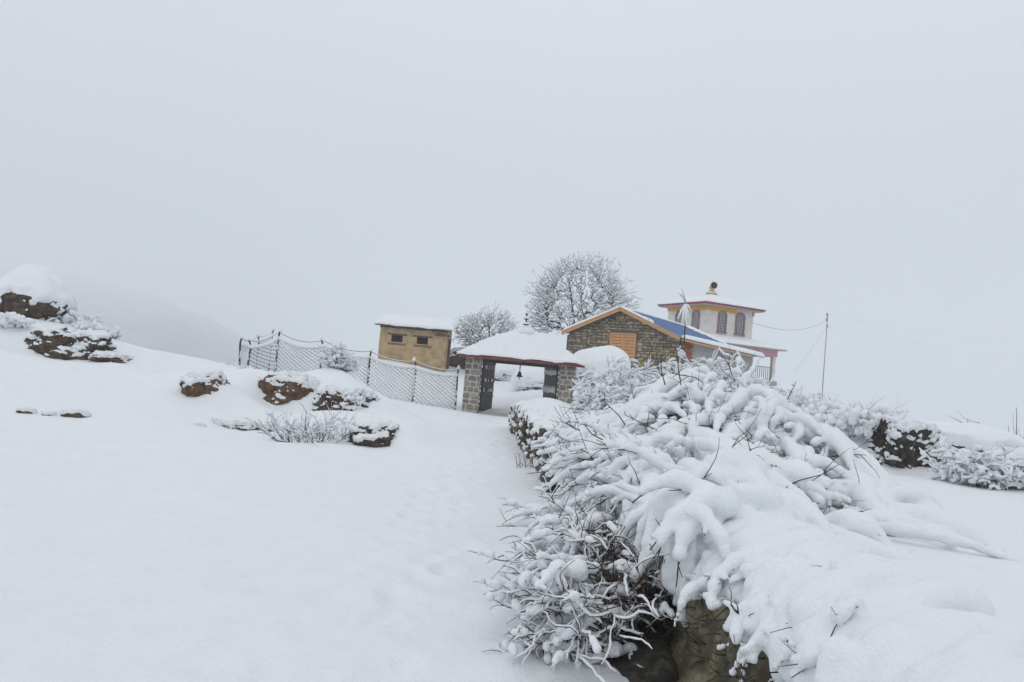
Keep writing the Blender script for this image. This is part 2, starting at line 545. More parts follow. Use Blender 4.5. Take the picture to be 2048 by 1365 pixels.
PRINTS = []
tr = [(P(790, 1340, 4.3)[0], 4.2), (-.62, 6.5), (-.75, 9), (-.85, 11), (-.6, 15), (-.2, 20), (.1, 27)]
ty = np.arange(3.0, 27, 0.33)
for i, yy in enumerate(ty):
    xx = np.interp(yy, [t[1] for t in tr], [t[0] for t in tr])
    for k in range(2):
        PRINTS.append((xx + (-1) ** i * 0.14 + random.gauss(0, 0.2), yy + random.gauss(0, .2), random.uniform(.09, .14), random.uniform(.008, .03)))
for i in range(30):
    PRINTS.append((random.uniform(-1.6, 0.3), random.uniform(3.2, 6.5), random.uniform(.07, .13), random.uniform(.006, .02)))


def ground_z(x, y, fine=False):
    x, y = np.asarray(x, float), np.asarray(y, float)
    r = np.hypot(x, y)
    az = np.degrees(np.arctan2(x, y))
    near = tps_eval(np.clip(x, -45, 45), np.clip(y, -20, 75))
    T = np.interp(y, [-30, 0, 14, 22, 27, 31], [0.62, 0.62, 0.66, 0.72, 0.6, 0.0])
    wx = wall_x(np.clip(y, 0, 30))
    near = near + T * sstep(-0.02, 0.2, x - wx) * np.interp(x, [1, 10, 25], [1, 1, .4])
    for cx, cy, rx, ry, h, *yf in MOUNDS:
        m_ = h * np.exp(-((x - cx) / rx) ** 2 - ((y - cy) / ry) ** 2)
        if yf:
            m_ = h * np.exp(-(((x - cx) / rx) ** 2 + ((y - cy) / ry) ** 2) ** 1.5)
            fr_ = yf[0] + .10 * np.sin(3.1 * x + cx) + .25 * ((x - cx) / rx) ** 2 * rx
            m_ = m_ * sstep(-.3, .5, y - fr_)
        near = near + m_
    P3 = np.stack([x, y, np.zeros_like(x)], -1)
    near = near + 0.10 * fbm(P3 * 0.35, 3, 5) * sstep(2, 9, r) + 0.018 * fbm(P3 * 1.7, 3, 9)
    # far land: valley in front of a misty hillside on the one hand, a low hillock on the other
    far = -10 - 6 * sstep(80, 250, r) + 3 * fbm(P3 * 0.02, 4, 21)
    hill = 30 * sstep(60, 120, np.abs(az)) * sstep(80, 400, r)
    far = far + hill * (1 + 0.12 * fbm(P3 * 0.012, 4, 33))
    far = far + 11.0 * np.exp(-((x - 40) / 24) ** 2 - ((y - 112) / 26) ** 2)
    w = sstep(48, 85, r)
    z = near * (1 - w) + far * w
    if fine:
        for cx, cy, rr, dp in PRINTS:
            m = (np.abs(x - cx) < 3 * rr) & (np.abs(y - cy) < 3 * rr)
            if m.any():
                d2 = ((x[m] - cx) / rr) ** 2 + ((y[m] - cy) / (rr * 1.4)) ** 2
                z[m] -= dp * np.exp(-d2 ** 1.5) - 0.3 * dp * np.exp(-(np.sqrt(d2) - 1.5) ** 2 * 4)
    return z


def gz(x, y):
    return float(ground_z(np.array([x]), np.array([y]))[0])

MOUNDS += [(0.35, 4.35, .5, .35, .07), (.15, 5.3, .35, .5, .05), (0.3, 29.9, 1.5, .5, -.1), (5.9, 14.2, 2.6, 1.0, .35), (0.9, 33.6, 1.8, 1.2, .35), (1.35, 26.3, .9, 1.8, .35)]
# boulders breaking out of steep little snow banks: photo position, distance, label, half width and height of the bare face
ROCKS = []
p = P(40, 590, 20.0)
ROCKS.append(((p[0], p[1] + .5, p[2] - .05), 'big peaked boulder capped in deep snow on the crest of the slope', (.80, .72, .72), dict(seed=4, thick=.12, rough=.34, drip=.55, blocky=.1, nsc=3.5, patch=(1.2, .36, .0, -.34), taper=.38)))
for px, py, Y, lb, wx, wz, kw in (
        (112, 702, 18.6, 'long brown rock face streaked with snow, bare below the crest boulder', .88, .34, dict(seed=5, drip=.6, nsc=3.4, sub=6)),
        (205, 722, 18.5, 'low dark rock tip beside the long brown rock face', .30, .11, dict(seed=6, drip=.5, nsc=6)),
        (392, 782, 17.2, 'small rust brown rock with a bare pointed end poking from snow', .34, .26, dict(seed=12, mat='rock_rust', drip=.35, nsc=5)),
        (572, 795, 19.4, 'rugged rust and grey outcrop with jagged snow patches below the fence', .72, .40, dict(seed=15, mat='rock_rust', drip=.6, nsc=3.0, sub=6)),
        (690, 812, 18.6, 'wedge shaped dark brown rock sloping down from the rugged outcrop', .62, .27, dict(seed=18, drip=.45, nsc=4.5, sub=6, rz=-.25)),
        (480, 858, 16.2, 'low snow buried rock showing only a dark undercut rim', .62, .10, dict(seed=21, drip=.45, nsc=5)),
        (738, 878, 15.5, 'dark flat rock with hanging snow beside the twiggy clump', .44, .19, dict(seed=24, drip=.6, nsc=5.5)),
        (1738, 930, 13.2, 'small black rock just beside the broad black terrace boulder', .32, .17, dict(seed=44, mat='rock_black', drip=.6, nsc=5.0)),
        (1832, 908, 12.9, 'broad black lichen spotted boulder under a long snow hood on the terrace', .52, .36, dict(seed=41, mat='rock_black', drip=.8, nsc=4.5, sub=6))):
    p = P(px, py, Y)
    dy = .42
    c = (p[0], p[1] + dy, p[2])
    ROCKS.append((c, lb, (wx * 1.1, .62, wz * 1.3), dict(thick=.075, rough=.46, blocky=.5, ledges=True, **kw)))
    low = p[2] - wz * .85
    MOUNDS.append((p[0], p[1] - .55, wx * 1.7 + .4, .8, low - gz(p[0], p[1] - .5)))
    yb = p[1] + 1.1
    h = max(0.0, p[2] + wz * 1.05 + .06 - gz(p[0], yb))
    MOUNDS.append((p[0], yb, wx * 1.5 + .6, 2.1, h, p[1] - .10))
for k in range(46):
    MOUNDS.append((random.uniform(-13, -2.5), random.uniform(13.5, 23), random.uniform(.35, 1.0), random.uniform(.3, .7), random.uniform(.03, .11)))
for k in range(14):
    MOUNDS.append((random.uniform(3.5, 12), random.uniform(14, 26), random.uniform(.5, 1.3), random.uniform(.4, .9), random.uniform(.06, .2)))
th = np.concatenate([np.linspace(-180, -46, 70, endpoint=False), np.linspace(-46, 46, 540, endpoint=False), np.linspace(46, 180, 70)])
rr_ = np.concatenate([np.linspace(0.4, 3.2, 14, endpoint=False), np.geomspace(3.2, 16, 250, endpoint=False), np.geomspace(16, 60, 190, endpoint=False), np.geomspace(60, 1500, 110)])
TH, RR = np.meshgrid(np.radians(th), rr_, indexing='ij')
gx, gy = np.sin(TH) * RR, np.cos(TH) * RR
gzv = ground_z(gx.ravel(), gy.ravel(), fine=True)
nr, na = len(rr_), len(th)
ii, jj = np.meshgrid(np.arange(na - 1), np.arange(nr - 1), indexing='ij')
gf = np.stack([ii * nr + jj, ii * nr + jj + 1, (ii + 1) * nr + jj + 1, (ii + 1) * nr + jj], -1).reshape(-1, 4)[:, ::-1]
gV = np.stack([gx.ravel(), gy.ravel(), gzv], 1)
cen = len(gV)
gV = np.concatenate([gV, [[0, 0, gz(0, 0)]]])
gt = np.array([[i * nr, (i + 1) * nr, cen] for i in range(na - 1)])[:, ::-1]
ground = obj('ground', (gV, [gf, gt]), M['snow'], kind='structure')

# misty hillside across the valley
hx, hy = np.meshgrid(np.linspace(-980, -20, 150), np.linspace(320, 1400, 70), indexing='ij')
hP = np.stack([hx, hy, 0 * hx], -1)
haz = np.degrees(np.arctan2(hx, hy))
hzv = -32 + 150 * sstep(330, 1400, hy) ** .9 * sstep(-9, -33, haz) * (1 + .3 * fbm(hP * .006, 4, 3)) + 5 * fbm(hP * .03, 4, 6)
obj('hillside', (np.stack([hx, hy, hzv], -1).reshape(-1, 3), np.stack([(a := (np.arange(149)[:, None] * 70 + np.arange(69)[None]).ravel()), a + 70, a + 71, a + 1], -1)), M['hill'], kind='structure')


# ------------------------------------------------------------------ rocks
def ico(sub):
    import bmesh
    bm = bmesh.new()
    bmesh.ops.create_icosphere(bm, subdivisions=sub, radius=1.0)
    V = np.array([v.co[:] for v in bm.verts])
    F = np.array([[v.index for v in f.verts] for f in bm.faces])
    bm.free()
    return V, F


ICO = {k: ico(k) for k in (2, 3, 5, 6)}


def normals(V, F):
    n = np.zeros_like(V)
    fn = np.cross(V[F[:, 1]] - V[F[:, 0]], V[F[:, 2]] - V[F[:, 0]])
    for k in range(3):
        np.add.at(n, F[:, k], fn)
    return n / (np.linalg.norm(n, axis=1, keepdims=True) + 1e-12)


def rock_shape(c, size, seed, rough=0.25, sub=5, rz=0.0, blocky=0.5, fine=True, taper=0.0):
    V, F = ICO[sub]
    V = V.copy()
    # blocky super-ellipsoid
    V = np.sign(V) * np.abs(V) ** (1 - 0.35 * blocky)
    nn = V / np.linalg.norm(V, axis=1, keepdims=True)
    d = fbm(nn * 1.3 + seed * 3.1, 2, seed) * 0.6 + np.abs(fbm(nn * 2.8 + seed, 4, seed + 5)) * 0.8 + np.abs(fbm(nn * 8 + seed, 3, seed + 9)) * 0.28
    if not fine:
        d = fbm(nn * 1.3 + seed * 3.1, 2, seed) * 0.6 + 0.26 + 0.12 * fbm(nn * 2.8 + seed, 1, seed + 5)
    V = V * (1 + rough * d)[:, None]
    if taper:
        V[:, :2] *= (1 - taper * np.clip(V[:, 2:3], -.2, 1.2))
    V = V * np.array(size)
    c_, s_ = math.cos(rz), math.sin(rz)
    V = V @ np.array([[c_, s_, 0], [-s_, c_, 0], [0, 0, 1]])
    return V + np.array(c), F


def snowy_rock(name, label, c, size, seed, mat='rock', bare=0.35, thick=0.14, rough=0.3, sub=5, rz=0.0, blocky=0.5, group=None, drip=0.35, face=(0, -1, 0), nsc=3.0, cat='boulder', patch=None, taper=0.0, ledges=False):
    base = (c[0], c[1], c[2] - size[2] * 0.6)
    t = thing(name, label, cat, base, 0, group)
    V, F = rock_shape(c, size, seed, rough, sub, rz, blocky, taper=taper)
    obj('stone', (V, F), M[mat], t, world=True)
    n = normals(V, F)
    f = np.array(face) / np.linalg.norm(face)
    mask = n[:, 2] * 1.1 + bare - 0.85 * np.maximum(n @ f, -0.2) + drip * fbm(V * nsc, 4, seed + 40) * 1.6
    if patch is not None:
        wx_, wz_, dx_, dz_ = patch
        q = np.hypot((V[:, 0] - c[0] - dx_) / wx_, (V[:, 2] - c[2] - dz_) / wz_)
        rag = fbm(V * nsc, 4, seed + 40, 0.6)
        big = fbm(V * 1.3, 2, seed + 47)
        back = sstep(0.0, -0.35, n @ f)
        mask = (q - 1.0) * 0.9 + 1.5 * rag * drip + 0.5 * big + 0.45 * np.maximum(n[:, 2] - 0.25, 0) + back * 2
        mask = np.where(rag > 0.42, np.maximum(mask, 0.2), mask)
    if ledges:
        mask = n[:, 2] * 0.85 - 0.31 + 1.5 * drip * fbm(V * nsc, 4, seed + 40, 0.62) + 0.35 * fbm(V * 1.7, 2, seed + 47)
    th = (thick + 0.05) * sstep(-0.05, 0.5, mask) * (1 + 0.2 * fbm(V * nsc * .7, 2, seed + 60)) - 0.05
    V2, _ = rock_shape(c, size, seed, rough, sub, rz, blocky, fine=ledges, taper=taper)
    out_ = sstep(-0.02, 0.05, th)[:, None]
    S = V * (1 - out_) + np.maximum(np.abs(V2 - np.array(c)), 0) * np.sign(V2 - np.array(c)) * out_ + np.array(c) * out_ + (n * 0.35 + normals(V2, F) * 0.3 + np.array([0, 0, 0.35])) * th[:, None]
    obj('snow_cover', (S, F), M['snow'], t, world=True)
    return t


# ------------------------------------------------------------------ twigs, shrubs and trees
def grow(out, p, d, L, r, lev, maxlev, rng, up=0.1, wob=0.22, kids=(3, 5), seg=5, spread=0.9, ratio=0.62, tip=0.35):
    n = max(3, seg)
    pts = [np.array(p, float)]
    d = np.array(d, float)
    d /= np.linalg.norm(d)
    step = L / n
    for i in range(n):
        d = d + rng.normal(0, wob, 3) + np.array([0, 0, up])
        d /= np.linalg.norm(d)
        pts.append(pts[-1] + d * step)
    pts = np.array(pts)
    rr = np.linspace(r, r * tip, n + 1)
    out.append((pts, rr, lev))
    if lev < maxlev:
        for k in range(rng.integers(kids[0], kids[1] + 1)):
            t = rng.uniform(0.3, 1.0)
            i = min(int(t * n), n - 1)
            a = pts[i] + (pts[i + 1] - pts[i]) * (t * n - i)
            td = pts[i + 1] - pts[i]
            td /= np.linalg.norm(td)
            nd = td + rng.normal(0, spread, 3) * np.array([1, 1, 0.8])
            grow(out, a, nd, L * ratio * rng.uniform(0.7, 1.2), max(rr[i] * 0.62, 0.004), lev + 1, maxlev, rng, up, wob, kids, seg, spread, ratio, tip)


def snow_on(polys, rmin, rmax, rng, drop=0.1, lift=0.95, grow_r=0.6):
    """snow rolls lying along the upper side of branches"""
    out = []
    for pts, rr, *_ in polys:
        if rng.random() < drop:
            continue
        t = np.gradient(pts, axis=0)
        t /= np.linalg.norm(t, axis=1, keepdims=True) + 1e-9
        hz = np.sqrt(np.clip(1 - t[:, 2] ** 2, 0.0, 1))
        s = rng.uniform(rmin, rmax) * (0.25 + 0.75 * hz) * rng.uniform(0.7, 1.2, len(pts)) + rr * grow_r * hz
        s[0] *= 0.7
        s[-1] *= 0.5
        q = pts.copy()
        q[:, 2] += lift * s + rr * 0.4
        q[:, :2] += rng.normal(0, 0.15, (len(pts), 2)) * s[:, None]
        out.append((q, s))
    return out


def shrub(name, label, base, height, spread, n, seed, twig_r=0.012, snow=(0.012, 0.025), maxlev=2, up=0.05, mat='twig', group=None, kids=(3, 5), lean=(0, 0), drop=0.1, cat='shrub', rad0=0.25, sides=4, clumps=None, wob=0.22):
    rng = np.random.default_rng(seed)
    t = thing(name, label, cat, base, 0, group)
    out = []
    for i in range(n):
        a = rng.uniform(0, 2 * math.pi)
        s = rng.uniform(0.1, 1.0) ** 0.7
        rr = rng.uniform(0, rad0)
        p = np.array([base[0] + math.cos(a) * rr * spread, base[1] + math.sin(a) * rr * spread, base[2] - 0.05])
        d = (math.cos(a) * s * spread + lean[0], math.sin(a) * s * spread + lean[1], height * rng.uniform(0.6, 1.1))
        L = math.sqrt(d[0] ** 2 + d[1] ** 2 + d[2] ** 2) * rng.uniform(0.6, 0.85)
        grow(out, p, d, L, twig_r * rng.uniform(0.8, 1.3), 0, maxlev, rng, up, wob, kids, 4, 0.75, 0.55)
    obj('branches', tubes([(p, r) for p, r, l in out], sides), M[mat], t, world=True, kind='stuff')
    obj('snow', tubes(snow_on(out, snow[0], snow[1], rng, drop), 5), M['snow'], t, world=True, kind='stuff')
    if clumps:
        B = []
        for p, r, l in out:
            if rng.random() < clumps[2]:
                k = rng.integers(1, len(p))
                rb = rng.uniform(clumps[0], clumps[1])
                for w_ in np.linspace(0, 1, 5):
                    q_ = p[k - 1] * (1 - w_) + p[k] * w_
                    B.append([q_[0], q_[1], q_[2] + rb * .5, rb * rng.uniform(.55, 1.0)])
        V, F = blobs(B, clumps[0] / 2.2, 5, 0.25, 0.35 / clumps[0], seed)
        obj('snow_clumps', (V, F), M['snow'], t, world=True)
    return t


# ================================================================== stone gate
# a few irregular building stones, shared by every wall
def stone_mesh(seed, mat, name):
    V, F = box(-.5, .5, -.5, .5, -.5, .5)
    import bmesh
    bm = bmesh.new()
    bmesh.ops.create_cube(bm, size=1.0)
    bmesh.ops.subdivide_edges(bm, edges=bm.edges[:], cuts=1, use_grid_fill=True)
    V = np.array([v.co[:] for v in bm.verts])
    F = np.array([[v.index for v in f.verts] for f in bm.faces])
    bm.free()
    rng = np.random.default_rng(seed)
    n = np.linalg.norm(V, axis=1, keepdims=True)
    V = V * (1 - 0.16 * np.clip((n - 0.6) / 0.27, 0, 1)) + rng.normal(0, 0.045, V.shape)
    me = mesh(name, V, F, True)
    me.materials.append(mat)
    return me


def stone_set(mat, name='stone'):
    return [stone_mesh(50 + k, mat, name) for k in range(7)]


GATE_ST, HOUSE_ST, WALL_ST = stone_set(M['gate_stone']), stone_set(M['house_stone']), stone_set(M['wall_stone'])


def put_stone(parent, meshes, c, size, rot=0.0, rz=0.0):
    o = bpy.data.objects.new('stone', random.choice(meshes))
    o.location = c
    o.scale = size
    o.rotation_euler = (random.choice((0, math.pi)), rot, rz)
    o.parent = parent
    COL.objects.link(o)
    return o


def courses(x0, x1, z0, z1, hmin, hmax, wmin, wmax):
    out, z = [], z0
    while z < z1 - hmin * 0.4:
        h = min(random.uniform(hmin, hmax), z1 - z)
        x = x0 - random.uniform(0, wmin * .5)
        while x < x1 - 0.04:
            w = random.uniform(wmin, wmax)
            a, b = max(x, x0), min(x + w, x1)
            if x1 - b < wmin * .45:
                b = x1
            if b - a > 0.05:
                out.append(((a + b) / 2, z + h / 2, b - a, h))
            x = b if b == x1 else x + w
        z += h
    return out


GX, GY = 0.43, 30.0
GZ = 0.0
gate = thing('gateway', 'roofed stone gateway with two pillars, dark doors and a snow covered hipped roof', 'gate', (GX, GY, GZ))
for side, (xa, xb) in ((-1, (-2.15, -1.53)), (1, (1.53, 2.15))):
    pil = obj('pillar', box(xa + .012, xb - .012, 0.005, .62, -0.3, 2.24), M['mortar'], gate, smooth=False)
    for (cx, cz, w, h) in courses(xa, xb, -0.1, 2.2, .17, .27, .22, .36):
        put_stone(pil, GATE_ST, (cx, .05, cz), (w - .045, .14, h - .045), random.gauss(0, .03))
    xs = xb if side < 0 else xa
    for (cy, cz, w, h) in courses(.0, .62, -0.1, 2.2, .17, .27, .24, .36):
        put_stone(pil, GATE_ST, (xs - .03 * (1 if side < 0 else -1), cy, cz), (.12, w - .045, h - .045))
obj('lintel', box(-1.5, 1.5, .12, .42, 2.06, 2.2), M['iron'], gate, smooth=False)
thr = obj('threshold', box(-1.5, 1.5, .15, .4, -.05, .13), M['cement'], gate, smooth=False)
# doors swung inwards
for s in (-1, 1):
    hx, hy = s * 1.47, .45
    ang = rad(72)
    dv = np.array([-s * math.cos(ang), math.sin(ang), 0])
    a = np.array([hx, hy, 0])
    b = a + dv * 1.38
    d = obj('door', beam([a[0], a[1], 1.1], [b[0], b[1], 1.1], .05, 2.0), M['door'], gate, smooth=False)
    nrm = np.array([-dv[1] * s, dv[0] * s, 0]) * -1
    rails = []
    for z in (.12, .72, 1.32, 2.05):
        rails.append(beam([a[0], a[1], z], [b[0], b[1], z], .11, .06))
    obj('rail', join(rails), M['door'], d, smooth=False)
    st = []
    for zz in ((1.86, 1.95), (1.16, 1.28), (.5, .66)) if s > 0 else ((1.86, 1.93), (1.35, 1.4), (.95, 1.0)):
        for k in range(16 if s > 0 else 8):
            t = random.uniform(.06, .94) if s < 0 else (k + .5) / 16
            q = a + dv * 1.38 * t
            h = random.uniform(.06, .24) if s > 0 else random.uniform(.04, .12)
            st.append(beam([q[0] - s * .055, q[1], zz[0] - h * .5], [q[0] - s * .055, q[1], zz[1] + h * .4], .035, .03, up=(0, 1, 0)))
    obj('snow_streaks', join(st), M['snow'], d, kind='stuff')
# roof: hipped timber deck with a rusty fascia
ex, ey0, ey1, ez = 2.42, -.45, 1.35, 2.24
cy = (ey0 + ey1) / 2
rV = np.array([[-ex, ey0, ez], [ex, ey0, ez], [ex, ey1, ez], [-ex, ey1, ez], [-ex, ey0, ez + .07], [ex, ey0, ez + .07], [ex, ey1, ez + .07], [-ex, ey1, ez + .07], [-.25, cy, ez + .9], [.25, cy, ez + .9]])
roof = obj('roof', (rV, [np.array([[0, 3, 2, 1], [0, 1, 5, 4], [1, 2, 6, 5], [2, 3, 7, 6], [3, 0, 4, 7], [4, 5, 9, 8], [6, 7, 8, 9]]), np.array([[5, 6, 9], [7, 4, 8]])]), M['fascia'], gate, smooth=False)
xs = np.linspace(-ex, ex, 9)
for i in range(8):
    obj('fascia_board', box(xs[i] + .008, xs[i + 1] - .008, ey0 - .035, ey0 - .004, ez - .06 + random.uniform(-.02, .01), ez + .10 + random.uniform(-.02, .01)), M['fascia'], roof, smooth=False)
# snow on the hipped roof, thick and rounded
n1, n2 = 90, 50
u, v = np.meshgrid(np.linspace(-1, 1, n1), np.linspace(-1, 1, n2), indexing='ij')
X, Y = u * (ex + .06), cy + v * ((ey1 - ey0) / 2 + .07)
edge = np.minimum((1 - np.abs(u)) * ex, (1 - np.abs(v)) * (ey1 - ey0) / 2)
hip = np.minimum((1 - np.abs(u)) * ex / (ex - .25), (1 - np.abs(v)))
P3 = np.stack([X, Y, 0 * X], -1)
Z = ez + .07 + 1.04 * hip ** 1.03 + (.05 + .10 * sstep(0, .6, edge)) * (1 + .35 * fbm(P3 * 2.2, 3, 3)) + .04 * fbm(P3 * 5, 2, 8)
bot = ez + .05 + .9 * hip
front = (v < -.97)
Yq = Y - np.where(front, .03 + .05 * fbm(P3 * 3, 3, 12), 0)
Zb = bot - np.where(edge < .08, .07 * np.clip(fbm(P3 * 1.6, 3, 14) * 2.0 + .15, -.3, 1.2), 0)
Vt = np.concatenate([np.stack([X, Yq, Z], -1).reshape(-1, 3), np.stack([X, Yq, Zb], -1).reshape(-1, 3)])
Fq = []
for i in range(n1 - 1):
    for j in range(n2 - 1):
        a = i * n2 + j
        Fq.append([a, a + n2, a + n2 + 1, a + 1])
N0 = n1 * n2
ring = [i * n2 for i in range(n1)] + [(n1 - 1) * n2 + j for j in range(1, n2)] + [i * n2 + n2 - 1 for i in range(n1 - 2, -1, -1)] + [j for j in range(n2 - 2, 0, -1)]
for k in range(len(ring)):
    a, b = ring[k], ring[(k + 1) % len(ring)]
    Fq.append([b, a, a + N0, b + N0])
obj('snow_cover', (Vt, np.array(Fq)), M['snow'], roof)
# finial with snow on each ring
fin = obj('finial', lathe([(.03, 0), (.03, .95), (.0, 1.0)], 8, (.06, cy, ez + 1.0)), M['iron'], roof)
for k, (z, r) in enumerate(((.28, .13), (.42, .12), (.64, .10), (.84, .06))):
    obj('ring', lathe([(0, z), (r, z), (r, z + .03), (0, z + .03)], 14, (.06, cy, ez + 1.0)), M['iron'], fin, smooth=False)
    obj('snow_cap', lathe([(r * 1.02, z + .032), (r * 1.1, z + .06), (r * .8, z + .11), (0, z + .13)], 14, (.06, cy, ez + 1.0)), M['snow'], fin)
V, F = blobs([[.12 + dx, cy + dy, ez + 1.17, .15] for dx in (-.16, -.05, .06, .16) for dy in (-.08, .08)], .03, 6, .15, 6)
obj('snow_crown', (V, F), M['snow'], roof)
# bell hanging in the gateway
bellx, bely = P(1040, 738, 30.2)[0], 30.2
bz = 1.60
bell = thing('bell', 'small dark bell hanging from the lintel of the gateway', 'bell', (bellx, bely, bz))
obj('cup', lathe([(.13, 0), (.12, .03), (.08, .08), (.065, .17), (.03, .22), (0, .23)], 14), M['iron'], bell)
obj('clapper', lathe([(0, -.09), (.025, -.06), (.012, .02)], 8), M['iron'], bell)
lk = []
for k in range(4):
    z = .22 + k * .07
    a = np.linspace(0, 2 * math.pi, 9)
    lk.append((np.stack([.028 * np.cos(a) * (1 if k % 2 else .3), .028 * np.cos(a) * (.3 if k % 2 else 1), z + .045 + .045 * np.sin(a)], 1), np.full(9, .009)))
obj('chain', tubes(lk, 5), M['iron'], bell)

# ================================================================== mud shed
SX, SY, SZ = -7.0, 41.0, 1.5
shed = thing('mud_shed', 'small ochre mud walled shed with two slit windows and a snowy flat roof', 'shed', (SX, SY, SZ), rad(-1.5))
W, D, H = 3.55, 2.4, 2.12


def lumpy_box(x0, x1, y0, y1, z0, z1, n=(24, 14, 16), amp=.03, seed=1):
    parts = []
    def face(o, a, b, na, nb):
        uu, vv = np.meshgrid(np.linspace(0, 1, na), np.linspace(0, 1, nb), indexing='ij')
        V = np.array(o) + uu[..., None] * np.array(a) + vv[..., None] * np.array(b)
        i, j = np.meshgrid(np.arange(na - 1), np.arange(nb - 1), indexing='ij')
        q = i * nb + j
        return V.reshape(-1, 3), np.stack([q, q + nb, q + nb + 1, q + 1], -1).reshape(-1, 4)
    dx, dy, dz = x1 - x0, y1 - y0, z1 - z0
    parts += [face((x0, y0, z0), (dx, 0, 0), (0, 0, dz), n[0], n[2]), face((x1, y0, z0), (0, dy, 0), (0, 0, dz), n[1], n[2]),
              face((x1, y1, z0), (-dx, 0, 0), (0, 0, dz), n[0], n[2]), face((x0, y1, z0), (0, -dy, 0), (0, 0, dz), n[1], n[2]),
              face((x0, y0, z1), (dx, 0, 0), (0, dy, 0), n[0], n[1])]
    V, F = join(parts)
    V = V + amp * np.stack([fbm(V * 1.5 + 3, 3, seed), fbm(V * 1.5 + 9, 3, seed + 2), .4 * fbm(V * 1.5, 3, seed + 4)], -1)
    return V, F


# front wall is built round its two openings
wins = [(0.62, 1.22, 1.38, 1.74), (1.98, 2.58, 1.38, 1.74)]
wparts = [lumpy_box(0, W, 0, .28, -.3, 1.38, seed=2), lumpy_box(0, W, 0, .28, 1.74, H, (24, 4, 6), seed=2),
          lumpy_box(0, .62, 0, .28, 1.375, 1.745, (6, 4, 5), .012, 3), lumpy_box(1.22, 1.98, 0, .28, 1.375, 1.745, (6, 4, 5), .012, 4), lumpy_box(2.58, W, 0, .28, 1.375, 1.745, (6, 4, 5), .012, 5)]
wall = obj('wall', join(wparts), M['mud'], shed)
obj('side_wall', join([lumpy_box(0, .28, .28, D, -.3, H + .35, seed=6), lumpy_box(.28, W - .28, D - .25, D, -.3, H + .4, seed=7),
                       lumpy_box(W - .3, W, .27, .9, -.3, H + .15, (6, 8, 14), seed=8), lumpy_box(W - .3, W, 1.6, D, -.3, H + .3, (6, 8, 14), seed=9),
                       lumpy_box(W - .3, W, .88, 1.62, 1.75, H + .25, (6, 8, 6), seed=10)]), M['mud'], shed)
obj('floor', box(.2, W - .2, .2, D - .2, -.3, 0), M['dark'], shed, smooth=False)
for (xa, xb, za, zb) in wins:
    wf = obj('window', join([box(xa - .22, xb + .22, -.03, .2, zb, zb + .075), box(xa - .02, xb + .02, .03, .2, za - .05, za)]), M['old_wood'], wall, smooth=False)
    obj('sill_stain', box(xa - .15, xb + .2, -.022, .05, za - .16, za - .06), M['mud_dark'], wf, smooth=False)
    obj('shade_plate', box(xa, xb, .26, .3, za, zb), M['dark'], wf, smooth=False)  # black plate across the opening, painted as the shade inside
for k, x in enumerate((.05, .95, 1.85, 2.8, 3.45)):
    obj('rafter', beam([x, -.16, H + .0], [x, D + .1, H + .45], .1, .1), M['old_wood'], shed, smooth=False)
obj('door_post', beam([W + .03, 1.0, -.3], [W + .03, 1.0, 1.8], .13, .16, up=(1, 0, 0)), M['old_wood'], shed, smooth=False)
obj('door_post', beam([W + .03, 1.62, -.3], [W + .03, 1.62, 1.8], .1, .1, up=(1, 0, 0)), M['mud_dark'], shed, smooth=False)
obj('door_shade_plate', box(W - .34, W - .31, .9, 1.6, -.3, 1.75), M['dark'], shed, smooth=False)  # thin black sheet in the doorway stands for its inner shade
obj('log_end', beam([W - .55, -.1, H - .17], [W + .12, .12, H - .2], .13, .13), M['old_wood'], shed, smooth=False)
rs = obj('roof', beam([W / 2, -.3, H + .1], [W / 2, D + .3, H + .62], W + .5, .09), M['old_wood'], shed, smooth=False)
u, v = np.meshgrid(np.linspace(0, 1, 70), np.linspace(0, 1, 40), indexing='ij')
X, Y = -.34 + u * (W + .72), -.38 + v * (D + .78)
Zr = H + .10 + (Y + .3) / (D + .6) * .52 + .045
ed = np.minimum(np.minimum(u, 1 - u) * (W + .7), np.minimum(v, 1 - v) * (D + .7))
P3 = np.stack([X, Y, 0 * X], -1)
Zt = Zr + .05 + .17 * np.sqrt(sstep(0, .3, ed)) + .03 * fbm(P3 * 1.5, 3, 2)
Vt = np.concatenate([np.stack([X, Y, Zt], -1).reshape(-1, 3), np.stack([X, Y, Zr - .04 + .06 * fbm(P3 * 2.3, 3, 5)], -1).reshape(-1, 3)])


def sheet_faces(n1, n2):
    i, j = np.meshgrid(np.arange(n1 - 1), np.arange(n2 - 1), indexing='ij')
    a = (i * n2 + j).ravel()
    top = np.stack([a, a + n2, a + n2 + 1, a + 1], -1)
    N0 = n1 * n2
    ring = [i * n2 for i in range(n1)] + [(n1 - 1) * n2 + j for j in range(1, n2)] + [i * n2 + n2 - 1 for i in range(n1 - 2, -1, -1)] + [j for j in range(n2 - 2, 0, -1)]
    ring = np.array(ring)
    nx = np.roll(ring, -1)
    return np.concatenate([top, np.stack([nx, ring, ring + N0, nx + N0], -1), (top + N0)[:, ::-1]])


obj('snow_cover', (Vt, sheet_faces(70, 40)), M['snow'], rs)

